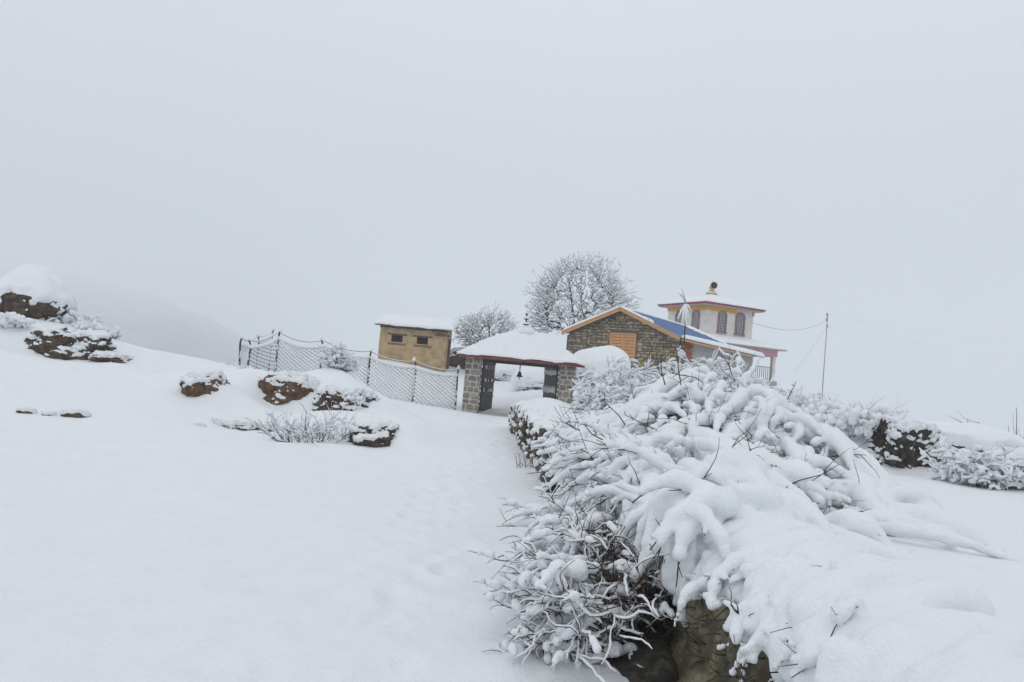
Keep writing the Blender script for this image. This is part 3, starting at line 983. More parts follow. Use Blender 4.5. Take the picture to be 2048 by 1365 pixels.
# ================================================================== stone house
HX, HY, HZ = 5.33, 38.0, 1.5
HB = rad(33)
house = thing('stone_house', 'rubble stone gabled house with orange bargeboards and a blue sheet roof', 'house', (HX, HY, HZ), -HB)
LEN = 9.5
LL = 1.5
ap, ev, exz = 5.36 - HZ, 4.10 - HZ, 3.46 - HZ
TL, TR, TX = -2.95, 3.0, 6.25
gable = [(TL, -1.0), (TR, -1.0), (TR, ev + .02), (0, ap - .05), (TL, ev + .02)]
body = obj('wall', prism(gable, .06, LEN), M['house_mortar'], house, smooth=False)
ext = obj('lean_to_wall', prism([(TR, -1.0), (TX - .2, -1.0), (TX - .2, exz + .04), (TR, ev - .03)], .3, LL), M['cement'], house, smooth=False)
sh = (-.50, .74, 3.06 - HZ, 4.12 - HZ)
for (cx, cz, w, h) in courses(TL, TR, 1.0 - .35, ap - .1, .10, .20, .17, .40):
    if random.random() < .04:
        continue
    top = ev + (ap - ev) * (1 - abs(cx) / 3.0)
    if cz + h * .3 > top - .06:
        continue
    if sh[0] - .1 < cx + w / 2 and cx - w / 2 < sh[1] + .1 and sh[2] - .1 < cz + h / 2 and cz - h / 2 < sh[3] + .1:
        if sh[0] < cx < sh[1]:
            continue
        if cx < sh[0]:
            r_ = sh[0] - .1
            w = max(.08, r_ - (cx - w / 2)); cx = r_ - w / 2
        else:
            l_ = sh[1] + .1
            w = max(.08, (cx + w / 2) - l_); cx = l_ + w / 2
    put_stone(body, HOUSE_ST, (cx, .06, cz), (w - .03, random.uniform(.09, .17), h * random.uniform(.72, .98)), random.gauss(0, .12))
for k in range(14):
    for j in range(2):
        o = obj('brick', box(-.11, .11, -.04, .04, -.035, .035), M['brick'], ext, smooth=False)
        o.location = (TR + .14 + j * .24 + (k % 2) * .1, .29, ev - .16 - k * .082)
        o.scale = (1, 1, 1)
# shutter window
shut = obj('window', join([box(sh[0] - .07, sh[0], -.08, .1, sh[2] - .06, sh[3] + .06), box(sh[1], sh[1] + .07, -.08, .1, sh[2] - .06, sh[3] + .06),
                           box(sh[0], sh[1], -.08, .1, sh[3], sh[3] + .06), box(sh[0], sh[1], -.08, .1, sh[2] - .06, sh[2]), box(.09, .15, -.085, .1, sh[2], sh[3])]), M['shutter_wood'], house, smooth=False)
for (xa, xb) in ((sh[0] + .005, .085), (.155, sh[1] - .005)):
    lf = obj('shutter', box(xa, xa + .06, -.05, .0, sh[2], sh[3]), M['shutter_wood'], shut, smooth=False)
    m = 7
    hh = (sh[3] - sh[2]) / m
    for k in range(m):
        obj('slat', box(xa + .06, xb, -.035 + .008 * (k % 2), .0, sh[2] + k * hh + .014, sh[2] + (k + 1) * hh - .014), M['shutter_wood'], lf, smooth=False)
# roof of blue sheet, two slopes and the lean-to
rt = .05
def slope(x0, z0, x1, z1, y0, y1, t=.05):
    return prism([(x0, z0), (x1, z1), (x1, z1 + t), (x0, z0 + t)], y0, y1)
roofh = obj('roof', join([slope(0, ap + .02, TR + .15, ev - .02, -.35, LEN + .3), slope(TL - .2, ev - .04, 0, ap + .02, -.35, LEN + .3)]), M['blue_sheet'], house, smooth=False)
lean = obj('lean_to_roof', slope(TR + .12, ev - .04, TX + .25, exz, -.1, LL + .2), M['blue_sheet'], house, smooth=False)
for k in range(1, 10):
    x = TR * k / 10
    obj('sheet_rib', beam([x, -.34, ap + .075 - (ap - ev + .04) * x / (TR + .15)], [x, LEN + .29, ap + .075 - (ap - ev + .04) * x / (TR + .15)], .03, .02), M['blue_sheet'], roofh, smooth=False)
for (xa, za, xb, zb) in ((0, ap - .04, TL - .2, ev - .1), (0, ap - .04, TR + .15, ev - .1)):
    obj('bargeboard', beam([xa, -.37, za], [xb, -.37, zb], .05, .15), M['new_wood'], roofh, smooth=False)
    obj('batten', beam([xa, -.39, za + .09], [xb, -.39, zb + .09], .05, .06), M['new_wood'], roofh, smooth=False)
obj('bargeboard', beam([TR + .15, -.12, ev - .10], [TX + .2, -.12, exz - .04], .05, .09), M['new_wood'], lean, smooth=False)
for k in range(5):
    y = .4 + k * 1.7
    obj('purlin_end', beam([-1.6, -.3, ap - .28 - .62], [-1.6, .1, ap - .28 - .62], .1, .1), M['old_wood'], house, smooth=False) if k == 0 else None
# corner post and dark plank side at the back eave
obj('side_panel', box(TL - .12, TL, .1, LEN, -.5, ev - .12), M['old_wood'], house, smooth=False)


def roof_snow(parent, x0, z0, x1, z1, y0, y1, thick, fn, n1=60, n2=90, seed=1):
    """snow lying on a sloping sheet; fn(u, v) > 0 keeps the snow, below that the sheet is bare"""
    u, v = np.meshgrid(np.linspace(0, 1, n1), np.linspace(0, 1, n2), indexing='ij')
    X, Y = x0 + u * (x1 - x0), y0 + v * (y1 - y0)
    Zs = z0 + u * (z1 - z0)
    P3 = np.stack([X, Y, 0 * X], -1)
    k = fn(u, v) + .12 * fbm(P3 * 1.4, 4, seed)
    ed = np.minimum(np.minimum(u, 1 - u) * abs(x1 - x0), np.minimum(v, 1 - v) * (y1 - y0))
    t = (thick + .04) * sstep(-.02, .1, k) * (.4 + .6 * sstep(0, .1, ed)) - .04
    t = t + .015 * fbm(P3 * 3, 2, seed + 3)
    Vt = np.concatenate([np.stack([X, Y, Zs + t], -1).reshape(-1, 3), np.stack([X, Y, Zs - .045 + 0 * t], -1).reshape(-1, 3)])
    F = sheet_faces(n1, n2)
    if (x1 - x0) < 0:
        F = F[:, ::-1]
    return obj('snow_cover', (Vt, F), M['snow'], parent)


SH = .07
# front edge strip and the ridge strip hold snow, the middle has slid off
roof_snow(roofh, -.03, ap + SH, TR + .12, ev - .02 + SH, -.36, LEN + .28, .10,
          lambda u, v: np.maximum(np.maximum(.11 * np.minimum(1, 1.7 - 1.7 * u) - v * .95, .05 - u * 1.0), (v - .80 - .18 * u) * 1.5), seed=5)
roof_snow(roofh, .02, ap + SH, TL - .22, ev - .04 + SH, -.36, LEN + .28, .14, lambda u, v: 1 + 0 * u, seed=8)
roof_snow(lean, TR + .13, ev - .04 + SH, TX + .28, exz + SH, -.16, LL + .22, .15, lambda u, v: 1 + 0 * u, seed=11)

# ================================================================== temple
TH_ = rad(26)
TCX, TCY, TZ = 12.5, 49.5, 1.9
TS = 1.12
temple = thing('temple', 'whitewashed two storey hill temple with ochre frieze, arched grille windows and golden finial', 'temple', (TCX * TS, TCY * TS, EYE + (TZ - EYE) * TS), TH_)
temple.scale = (TS, TS, TS)
# local frame: x = along the right hand face (back right), y = back left; corner facing the path is (-,-)
hs = 1.875
z0, z1 = 5.3 - TZ, 7.05 - TZ
up = obj('upper_storey', box(-hs, hs, -hs, hs, z0 - .5, z1), M['plaster'], temple, smooth=False)
fr = .36
for nm, bx in (('a', box(-hs - .05, hs + .05, -hs - .05, -hs, z1 - fr, z1 - .01)), ('b', box(-hs - .05, -hs, -hs, hs + .05, z1 - fr, z1 - .01))):
    pass
for i in range(24):
    xa = -hs - .05 + i * (2 * hs + .1) / 24
    xb = xa + (2 * hs + .1) / 24
    dz = random.uniform(-.03, .03)
    if 15 <= i <= 22:
        continue
    obj('frieze_board', box(xa + .006, xb - .006, -hs - .055, -hs - .003, z1 - fr + dz, z1 - .01), M['ochre'], up, smooth=False)
for i in range(24):
    xa = -hs - .05 + i * (2 * hs + .1) / 24
    xb = xa + (2 * hs + .1) / 24
    obj('frieze_board', box(-hs - .055, -hs - .003, xa + .006, xb - .006, z1 - fr + random.uniform(-.03, .03), z1 - .01), M['ochre'], up, smooth=False)


def arch_pts(w, h, n=10):
    """outline of an arched opening, from lower right round the top to lower left (x, z), bottom at z=0"""
    r = w / 2
    pts = [(r, 0)]
    for a in np.linspace(0, math.pi, n):
        pts.append((r * math.cos(a), h - r * .8 + r * .8 * math.sin(a)))
    pts.append((-r, 0))
    return pts


def arched_window(parent, cx, zb, w, h, face):
    """face 'F': on the y=-hs face; 'L': on the x=-hs face"""
    def tr_(V):
        V = np.array(V, float)
        if face == 'F':
            return V + np.array([cx, -hs, zb])
        return np.stack([V[:, 1], -V[:, 0], V[:, 2]], 1) + np.array([-hs, cx, zb])
    o, i = arch_pts(w + .15, h + .09), arch_pts(w, h)
    n = len(o)
    V = [[x, y, z] for y in (-.06, .02) for x, z in o] + [[x, y, z] for y in (-.06, .02) for x, z in i]
    F = []
    for k in range(n - 1):
        F += [[k, k + 1, 2 * n + k + 1, 2 * n + k], [k + 1, k, n + k, n + k + 1], [2 * n + k, 2 * n + k + 1, 3 * n + k + 1, 3 * n + k]]
    fr_ = obj('window', (tr_(V), np.array(F)), M['mauve'], parent, smooth=False)
    obj('sill', (tr_(box(-w / 2 - .12, w / 2 + .12, -.08, .01, -.1, -.002)[0]), BOXF), M['mauve'], fr_, smooth=False)
    ip = np.array([[x, -.012, z] for x, z in i])
    obj('pane', (tr_(ip), np.array([list(range(n))])), M['glass'], fr_, smooth=False)
    bars = []
    r = w / 2
    def top(x):
        return h - r * .8 + r * .8 * math.sqrt(max(0, 1 - (x / r) ** 2))
    for x in np.linspace(-w / 2, w / 2, 6)[1:-1]:
        bars.append(box(x - .010, x + .010, -.04, -.02, 0, top(x)))
    for z in np.arange(.12, h - .05, .13):
        xm = r if z < h - r * .8 else r * math.sqrt(max(.01, 1 - ((z - h + r * .8) / (r * .8)) ** 2))
        bars.append(box(-xm, xm, -.045, -.025, z - .008, z + .008))
    V, F = join(bars)
    obj('grille', (tr_(V), F), M['grille'], fr_, smooth=False)


arched_window(up, -.62, z0 + .15, .55, 1.22, 'F')
arched_window(up, .82, z0 + .15, .62, 1.28, 'F')
arched_window(up, -.95, z0 + .15, .55, 1.2, 'L')
arched_window(up, .7, z0 + .15, .55, 1.2, 'L')


def pyramid_roof(parent, half, zc, rise, thick, over_mat, snow_t, name, seed, apexflat=.0):
    sl = obj(name, (np.array([[-half, -half, zc], [half, -half, zc], [half, half, zc], [-half, half, zc], [-half, -half, zc + thick], [half, -half, zc + thick], [half, half, zc + thick], [-half, half, zc + thick], [0, 0, zc + rise]]),
                    [np.array([[0, 3, 2, 1], [0, 1, 5, 4], [1, 2, 6, 5], [2, 3, 7, 6], [3, 0, 4, 7]]), np.array([[4, 5, 8], [5, 6, 8], [6, 7, 8], [7, 4, 8]])]), over_mat, parent, smooth=False)
    n = 64
    u, v = np.meshgrid(np.linspace(-1, 1, n), np.linspace(-1, 1, n), indexing='ij')
    X, Y = u * (half + .03), v * (half + .03)
    hp = 1 - np.maximum(np.abs(u), np.abs(v))
    P3 = np.stack([X, Y, 0 * X], -1)
    base_ = zc + thick + (rise - thick) * hp
    Z = base_ + .03 + (snow_t - .03) * sstep(0, .06, hp) + .02 * fbm(P3 * 1.5, 3, seed)
    Vt = np.concatenate([np.stack([X, Y, Z], -1).reshape(-1, 3), np.stack([X, Y, base_ - .012], -1).reshape(-1, 3)])
    obj('snow_cover', (Vt, sheet_faces(n, n)), M['snow'], sl)
    return sl


ur = pyramid_roof(up, hs + .52, z1 - .02, .86, .09, M['red_edge'], .12, 'roof', 3)
obj('soffit', box(-hs - .44, hs + .44, -hs - .44, hs + .44, z1 - .1, z1 - .025), M['cement'], up, smooth=False)
# finial of stacked gold tiers and a loudspeaker horn
fz = z1 + .80
fin = obj('finial', lathe([(.36, 0), (.36, .12), (.30, .14), (.33, .2), (.27, .26), (.16, .34), (.13, .42), (.2, .5), (.15, .62), (.04, .72), (.02, .95), (0, .97)], 18, (0, 0, fz)), M['gold'], temple)
for z, r in ((.205, .33), (.345, .2), (.14, .38)):
    obj('snow_ring', lathe([(r * 1.03, fz + z), (r * .95, fz + z + .05), (r * .5, fz + z + .06)], 18), M['snow'], fin)
horn = thing('loudspeaker_horn', 'round loudspeaker horn mounted on the golden finial of the temple', 'loudspeaker', (TCX * TS, TCY * TS, EYE + (TZ + fz + .58 - EYE) * TS), 0)
horn.scale = (TS, TS, TS)
dirh = np.array([-.15, -.97, -.1])
V, F = lathe([(.04, 0), (.06, .12), (.12, .24), (.22, .32), (.235, .325), (.235, .335), (.215, .33), (.11, .25), (.05, .14)], 20)
ang = math.pi / 2
V = np.stack([V[:, 0], -V[:, 2], V[:, 1]], 1)
V[:, 2] += .0
obj('bell_mouth', (V + np.array([0, -.12, .05]), F[:, ::-1]), M['gold'], horn)
obj('throat_shade', (lambda vf: (np.stack([vf[0][:, 0], -vf[0][:, 2], vf[0][:, 1]], 1) + np.array([0, -.12, .05]), vf[1]))(lathe([(.19, .318), (.03, .30)], 20)), M['dark'], horn)  # black disc painted as the shade inside the horn mouth
obj('snow_cap', blobs([[x, -.3, .27 - abs(x) * .5, .06] for x in np.linspace(-.16, .16, 7)] + [[0, -.2, .22, .06]], .02, 6, .1, 10), M['snow'], horn)
obj('driver', lathe([(0, 0), (.06, .01), (.06, .14), (0, .15)], 10, (0, -.05, -.02)), M['iron'], horn)

# lower storey: room plus an open porch at the right hand corner
lh = 2.95
ze = 4.62 - TZ
zf = 2.7 - TZ
px_ = lh - 2.1
low = obj('lower_storey', join([box(-lh, px_, -lh, lh, zf - .8, ze - .4), box(px_, lh, -lh + 2.3, lh, zf - .8, ze - .4)]), M['cement'], temple, smooth=False)
obj('porch_floor', box(px_ - .1, lh + .12, -lh - .12, -lh + 2.3, -1.2, zf), M['cement'], low, smooth=False)
obj('ring_beam', join([box(-lh - .06, lh + .06, -lh - .06, -lh + .2, ze - .4, ze), box(lh - .2, lh + .06, -lh + .2, lh, ze - .4, ze), box(-lh - .06, -lh + .2, -lh + .2, lh, ze - .4, ze)]), M['pink'], temple, smooth=False)
for (cx, cy_) in ((px_ + .1, -lh + .12), (lh - .1, -lh + .12)):
    cl = obj('column', box(cx - .11, cx + .11, cy_ - .11, cy_ + .11, zf, ze - .4), M['plaster'], temple, smooth=False)
    obj('snow_dust', join([box(cx + .112, cx + .13, cy_ - .07 + random.uniform(-.02, .02), cy_ + .07, zf + k * .2, zf + k * .2 + .12) for k in range(7)]), M['snow'], cl, kind='stuff')
bars = [box(px_ + .2, lh - .22, -lh + .1, -lh + .14, zf + .82, zf + .87), box(px_ + .2, lh - .22, -lh + .1, -lh + .14, zf + .08, zf + .12)]
rail = obj('railing', join(bars), M['pole'], temple, smooth=False)
for x in np.linspace(px_ + .3, lh - .3, 10):
    obj('baluster', box(x - .015, x + .015, -lh + .105, -lh + .135, zf + .12, zf + .82), M['pole'], rail, smooth=False)
lr = pyramid_roof(temple, lh + .45, ze + .0, 1.0, .07, M['cement'], .15, 'lower_roof', 9)

# ================================================================== chain link fence
def fence_run(pts, label, seed, pitch=.14, arms=True):
    rng = np.random.default_rng(seed)
    Hh = 1.42
    base = pts[0]
    t = thing('chain_link_fence', label, 'fence', (base[0], base[1], base[2]))
    for i, p in enumerate(pts):
        d = np.array([0, 0, 1.0])
        q = p + d * (Hh + .1)
        lean_ = np.array([rng.normal(0, .03), rng.normal(0, .02), 0])
        po = obj('post', tubes([(np.array([p - [0, 0, .4], p + d * Hh * .5, q + lean_, q + lean_ + np.array([-.12 if i % 2 else .02, .05, .22])]), np.array([.034, .034, .034, .03]))], 4), M['iron'], t, world=True, smooth=False)
        top = q + lean_ + np.array([-.12 if i % 2 else .02, .05, .22])
        obj('snow_cap', lathe([(.05, -.05), (.075, .0), (.05, .06), (.012, .15), (0, .16)], 8, top), M['snow'], po, world=True) if False else None
        V, F = lathe([(.045, -.04), (.08, .0), (.05, .06), (.012, .13), (0, .14)], 8, top - np.array(PLOC[t.name]))
        obj('snow_cap', (V, F), M['snow'], po)
        sn = [(np.array([p + d * z + [.0, -.04, 0], p + d * (z + rng.uniform(.1, .3)) + [0, -.04, 0]]), np.array([.026, .02])) for z in rng.uniform(.1, Hh * .85, 3)]
        obj('snow_patch', (lambda vf: (vf[0] - np.array(PLOC[t.name]), vf[1]))(tubes(sn, 5)), M['snow'], po, kind='stuff')
    dark, dark2, white = [], [], []
    wires, rolls = [], []
    for a, b in zip(pts[:-1], pts[1:]):
        L = np.linalg.norm((b - a)[:2])
        n = max(2, int(L / pitch))
        sag = rng.uniform(.10, .2)
        def pt(u, v):
            g = a + (b - a) * u
            s = sag * 4 * u * (1 - u)
            return g + np.array([0, 0, v * (Hh - s * v)])
        kx = 1.45 * Hh / L
        for c in np.arange(-kx, 1.0, pitch * 1.5 / L):
            u0, u1 = max(c, 0), min(c + kx, 1)
            if u1 - u0 < .03:
                continue
            m = max(3, int((u1 - u0) * L / .25) + 1)
            us = np.linspace(u0, u1, m)
            pp = np.array([pt(uu, (uu - c) / kx) for uu in us])
            dark.append((pp + np.array([0, -.012, -.014]), np.full(m, .0068)))
            w = rng.uniform(.024, .036, m)
            cut = rng.random(m) < .10
            w[cut] *= .3
            white.append((pp + np.array([0, -.01, .024]), w))
        for c in np.arange(0, 1 + kx, pitch * 1.5 / L):
            u0, u1 = max(c - kx, 0), min(c, 1)
            if u1 - u0 < .03:
                continue
            us = np.linspace(u0, u1, 4)
            dark2.append((np.array([pt(uu, (c - uu) / kx) for uu in us]), np.full(4, .0045)))
        us = np.linspace(0, 1, 12)
        tw = np.array([pt(x, 1.0) for x in us])
        wires.append((tw, np.full(12, .009)))
        rolls.append((tw + np.array([0, 0, .06]), rng.uniform(.06, .085, 12)))
        hi = np.array([a + (b - a) * x + np.array([0, 0, Hh + .27 - (sag + .03) * 4 * x * (1 - x)]) for x in us])
        wires.append((hi, np.full(12, .011)))
        rolls.append((hi + np.array([0, 0, .016]), np.full(12, .014)))
    obj('wire_mesh', tubes(dark + dark2, 3), M['iron'], t, world=True, kind='stuff')
    obj('mesh_snow', tubes(white, 4), M['snow'], t, world=True, kind='stuff')
    obj('strand', tubes(wires, 4), M['iron'], t, world=True, kind='stuff')
    obj('snow_roll', tubes(rolls, 6), M['snow'], t, world=True, kind='stuff')
    return t


def fp(px, py_top, Y):
    p = P(px, py_top, Y)
    p[2] -= 1.62
    return p


fence_run([fp(917, 743, 30.3), fp(832, 727, 30.0), fp(741, 707, 29.6), fp(646, 685, 29.2), fp(558, 668, 28.8), fp(500, 686, 28.0)],
          'long chain link fence crusted with snow running from the gate to the mud shed side', 5)
fence_run([fp(484, 682, 29.0), fp(517, 676, 34.0), fp(545, 664, 38.0)], 'short far run of snowy chain link fence behind the fence corner', 8, .17)


# ================================================================== rocks on the left slope
for (c, lb, size, kw) in ROCKS:
    snowy_rock('boulder', lb, c, size, **kw)
for k, (px, py, s) in enumerate(((50, 833, .10), (95, 838, .07), (152, 840, .15), (133, 848, .08), (395, 862, .10))):
    p = P(px, py, 13.7 if px < 300 else 15.6)
    z = gz(p[0], p[1])
    snowy_rock('field_stone', ['flat dark stone at the outer end of the stone row on the slope', 'tiny stone between the flat stone and the largest stone of the row', 'largest dark stone of the row on the smooth snow slope', 'tiny stone just below the largest stone of the row', 'lone small stone beside the rock with the undercut rim'][k], (p[0], p[1], z - .01), (s * 1.3, s, s * .75), 60 + k, 'rock', bare=.35, thick=.06, rough=.3, sub=3, group='small stones on the slope', cat='stone', nsc=8)
# behind the gate and on the right
p = P(1205, 738, 33.5)
snowy_rock('boulder', 'huge dome shaped boulder wholly buried in snow between gateway and house', (p[0], p[1] + .8, p[2] - .42), (1.12, 1.1, 1.1), 31, 'rock_grey', bare=1.05, thick=.2, rough=.38, drip=.35, blocky=.2, nsc=2.2)
for px, py, Y, s, sd, lb in ((1075, 757, 37, (1.0, .7, .5), 35, 'low snow buried rock seen through the gateway, nearer the right door'), (1020, 742, 41, (1.3, .8, .5), 36, 'snow buried rock seen through the gateway, under the bell')):
    p = P(px, py, Y)
    snowy_rock('boulder', lb, (p[0], p[1], p[2] - .2), s, sd, 'rock_grey', bare=1.4, thick=.2, rough=.3, drip=.2)
p = P(918, 722, 44)
snowy_rock('boulder', 'dark grey sloping rock bank just behind the mud shed', (p[0] + .2, p[1] + .3, p[2] - .25), (1.0, .8, .85), 33, 'rock', bare=-.05, thick=.15, rough=.2, drip=.2)
p = P(1960, 915, 13.2)
snowy_rock('boulder', 'long low snow buried boulder trailing off behind the right hand shrub', (p[0] + .2, p[1] + 1.0, p[2] - .3), (1.3, .8, .62), 43, 'rock', bare=.5, thick=.2, rough=.25, drip=.4)
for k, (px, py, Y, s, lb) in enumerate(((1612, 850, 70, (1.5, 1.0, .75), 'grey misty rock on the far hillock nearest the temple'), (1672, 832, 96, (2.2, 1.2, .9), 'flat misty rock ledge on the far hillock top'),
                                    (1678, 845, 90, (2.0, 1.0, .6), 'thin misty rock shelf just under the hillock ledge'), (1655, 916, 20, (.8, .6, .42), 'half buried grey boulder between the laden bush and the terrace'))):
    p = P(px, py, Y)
    snowy_rock('boulder', lb, (p[0], p[1], p[2] - s[2] * .25), s, 70 + k, 'rock_hazed' if Y > 30 else 'rock_grey', bare=.0, thick=.16 if Y > 30 else .12, rough=.3, drip=.45, nsc=1.6 if Y > 30 else 4)

# ================================================================== dry stone wall beside the path
WY0, WY1 = 11.6, 24.0
wallt = thing('dry_stone_wall', 'dark dry stone wall edging the snowy path up to the gateway', 'wall', (0.7, 18.0, 0.0))
ys = np.linspace(WY0, WY1, 40)
prof = []
for y in ys:
    x = float(wall_x(y))
    zb, zt = gz(x - .35, y) - .2, gz(x + .4, y) + .02
    prof.append([[x - .02, y, zb], [x + .25, y, zb], [x + .25, y, zt], [x - .02, y, zt]])
V = np.array(prof).reshape(-1, 3)
F = [[4 * i + a, 4 * i + b, 4 * i + 4 + b, 4 * i + 4 + a] for i in range(39) for a, b in ((0, 1), (1, 2), (2, 3), (3, 0))] + [[3, 2, 1, 0], [156, 157, 158, 159]]
obj('core', (V, np.array(F)), M['rock'], wallt, world=True, smooth=False)
y = WY0
balls = []
while y < WY1:
    w = random.uniform(.28, .5)
    yc = y + w / 2
    x = float(wall_x(yc))
    zb, zt = gz(x - .35, yc) - .05, gz(x + .4, yc)
    z = zb
    while z < zt - .05:
        h = random.uniform(.13, .24)
        jut = random.uniform(-.05, .06)
        o = put_stone(wallt, WALL_ST, (x - .06 - jut - .7, yc + random.gauss(0, .03) - 18.0, z + h / 2), (.26, w - .02, h - .02), 0, math.atan2(.05, 1))
        if random.random() < .8:
            for q in range(random.randint(1, 3)):
                balls.append([x - .17 - jut + random.gauss(0, .02), yc + random.uniform(-w / 2, w / 2), z + h + random.uniform(-.04, .03), random.uniform(.03, .062)])
        z += h
    for q in range(5):
        balls.append([x - .06 + random.uniform(-.06, .3), y + w * q / 5, zt + random.uniform(-.02, .08), random.uniform(.09, .14)])
    y += w
V, F = blobs(balls, .026, 6, .3, 9, 4)
obj('snow_cover', (V, F), M['snow'], wallt, world=True)

# ================================================================== the laden bushes over the wall
def gs(x, y, cx, cy, rx, ry):
    return np.exp(-((x - cx) / rx) ** 2 - ((y - cy) / ry) ** 2)


def EB(x, y):
    e_ = (.60 + 1.12 * gs(x, y, 2.55, 9.3, 1.0, 1.5) + .42 * gs(x, y, 1.6, 8.0, .75, 2.2) + .26 * gs(x, y, 1.35, 5.8, .55, 1.2)
          + .45 * gs(x, y, 1.45, 11.6, .7, 1.4) + .35 * gs(x, y, 3.3, 7.8, .8, 1.0) + .16 * gs(x, y, 2.2, 6.3, .8, .7))
    return e_ - 1.0 * sstep(.12, -.2, x - wall_x(y)) - .5 * sstep(3.6, 4.6, x) - .4 * sstep(12.2, 13.2, y)


def grad(fn, x, y, h=.05):
    return (fn(x + h, y) - fn(x - h, y)) / (2 * h), (fn(x, y + h) - fn(x, y - h)) / (2 * h)


def twig_spray(rng, p, d, L, r, n=3):
    out = []
    grow(out, p, d, L, r, 0, 1, rng, -.02, .2, (n, n + 2), 5, .6, .5)
    return [(a, b) for a, b, c in out]


def finger(rng, p, d, L, droop, r0, r1, balls, twigs, n=10, under=True, twig=.007, wob=.17, pads=.22):
    """a branch arching out and hanging under its snow load"""
    p = np.array(p, float)
    d = np.array(d, float)
    d /= np.linalg.norm(d)
    pts = [p.copy()]
    st = L / n
    turn = rng.normal(0, wob, 3)
    for i in range(n):
        turn = turn * .6 + rng.normal(0, wob, 3) * np.array([1, 1, .7])
        d = d + turn * .7 + np.array([0, 0, -droop / n])
        d /= np.linalg.norm(d)
        pts.append(pts[-1] + d * st)
    pts = np.array(pts)
    rs_ = r0 + (r1 - r0) * np.linspace(0, 1, n + 1)
    m = int(L / (min(r0, r1) * .8)) + 2
    tt = np.linspace(0, n - .01, m)
    fade = rng.uniform(.7, 1.0)
    ph, fq = rng.uniform(0, 6), rng.uniform(1.2, 2.6)
    gap = rng.uniform(.15, .95) * n
    for t in tt:
        if t > n * fade:
            break
        if r0 < .045 and abs(t - gap) < .35:
            continue
        i = int(t)
        q = pts[i] + (pts[i + 1] - pts[i]) * (t - i)
        rr = (rs_[i] + (rs_[i + 1] - rs_[i]) * (t - i)) * (1 + (.26 if r0 < .045 else .12) * math.sin(ph + fq * t)) * rng.uniform(.85, 1.12)
        balls.append([q[0], q[1], q[2] + rr * .75, rr])
        if r0 < .045 and rng.random() < pads:
            s = rng.normal(0, 1, 3) * rr * np.array([1.1, 1.1, .35])
            balls.append([q[0] + s[0], q[1] + s[1], q[2] + rr * .6 + s[2], rr * rng.uniform(.6, .95)])
    tw = pts.copy()
    tw[:, 2] -= .006
    twigs.append((tw, np.linspace(twig * 1.3, twig * .5, n + 1)))
    for k in range(3):
        i = rng.integers(2, n)
        dd = (pts[i] - pts[i - 1]) / st + rng.normal(0, .6, 3)
        a = pts[i]
        L2 = rng.uniform(.05, .17)
        dd /= np.linalg.norm(dd)
        mid = a + dd * L2 * .5 + rng.normal(0, .012, 3)
        e_ = a + dd * L2 + np.array([0, 0, -.012])
        twigs.append((np.array([a, mid, e_]), np.array([twig * .6, twig * .45, twig * .3])))
        if rng.random() < .55:
            for w_ in np.linspace(0, .9, 5):
                q = a + (e_ - a) * w_
                rb = r1 * rng.uniform(.55, .85)
                balls.append([q[0], q[1], q[2] + rb * .7, rb])
    return pts


rng = np.random.default_rng(77)
balls, twigs, stubs = [], [], []
# undersurface of packed snow with gaps
xs_, ys_ = np.meshgrid(np.arange(.9, 4.3, .085), np.arange(4.7, 13.1, .085), indexing='ij')
xs_, ys_ = xs_.ravel() + rng.normal(0, .02, xs_.size), ys_.ravel() + rng.normal(0, .02, xs_.size)
eb_ = EB(xs_, ys_)
gg_ = ground_z(xs_, ys_)
hole = fbm(np.stack([xs_, ys_, 0 * xs_], -1) * 2.1, 3, 91)
for x, y, h, eb, gg in zip(xs_, ys_, hole, eb_, gg_):
    if x < wall_x(y) + .02 or h > .05:
        continue
    z = eb - .15 + .16 * h
    if z > gg - .08:
        balls.append([x, y, z, .075])
# thick rolls running down from the crest
for k in range(300):
    x, y = rng.uniform(1.0, 3.9), rng.uniform(5.0, 12.6)
    if EB(x, y) < .72:
        continue
    ang = rng.uniform(0, 2 * math.pi)
    L = rng.uniform(.4, 1.3)
    r = rng.uniform(.04, .10)
    n = int(L / .05)
    off = rng.uniform(-.03, .16)
    for i in range(n):
        gxx, gyy = grad(EB, x, y)
        gl = math.hypot(gxx, gyy) + 1e-6
        dx, dy = -gxx / gl, -gyy / gl
        ang += rng.normal(0, .16)
        dx, dy = dx + .75 * math.cos(ang), dy + .75 * math.sin(ang)
        dl = math.hypot(dx, dy) + 1e-6
        x, y = x + dx / dl * .05, y + dy / dl * .05
        if x < wall_x(y) - .05:
            break
        t = i / n
        rr = r * (.65 + .6 * math.sin(math.pi * min(1, t * 1.1 + .08))) * rng.uniform(.9, 1.1)
        balls.append([x, y, float(EB(x, y)) + off * math.sin(math.pi * t) - .02, max(rr, .04)])
        if rng.random() < (.008 if x < 3.1 else .002):
            d = np.array([rng.normal(0, 1), rng.normal(0, 1) - .4, rng.uniform(.1, .9)])
            d /= np.linalg.norm(d)
            a = np.array([x, y, float(EB(x, y)) + .02])
            L2 = rng.uniform(.08, .22)
            stubs += twig_spray(rng, a, d, L2, .0042, 1)
# branches drooping over the wall towards the path
fballs = []
for k in range(240):
    y = rng.uniform(4.9, 12.2)
    x = float(wall_x(y)) + rng.uniform(.0, .3)
    z = float(EB(x + .12, y)) - rng.uniform(-.02, .38)
    finger(rng, (x, y, z), (-1, rng.normal(-.3, .8), rng.uniform(-.2, .6)), rng.uniform(.25, .75), rng.uniform(.7, 2.6), rng.uniform(.028, .054), rng.uniform(.014, .024), fballs, twigs, twig=.005)
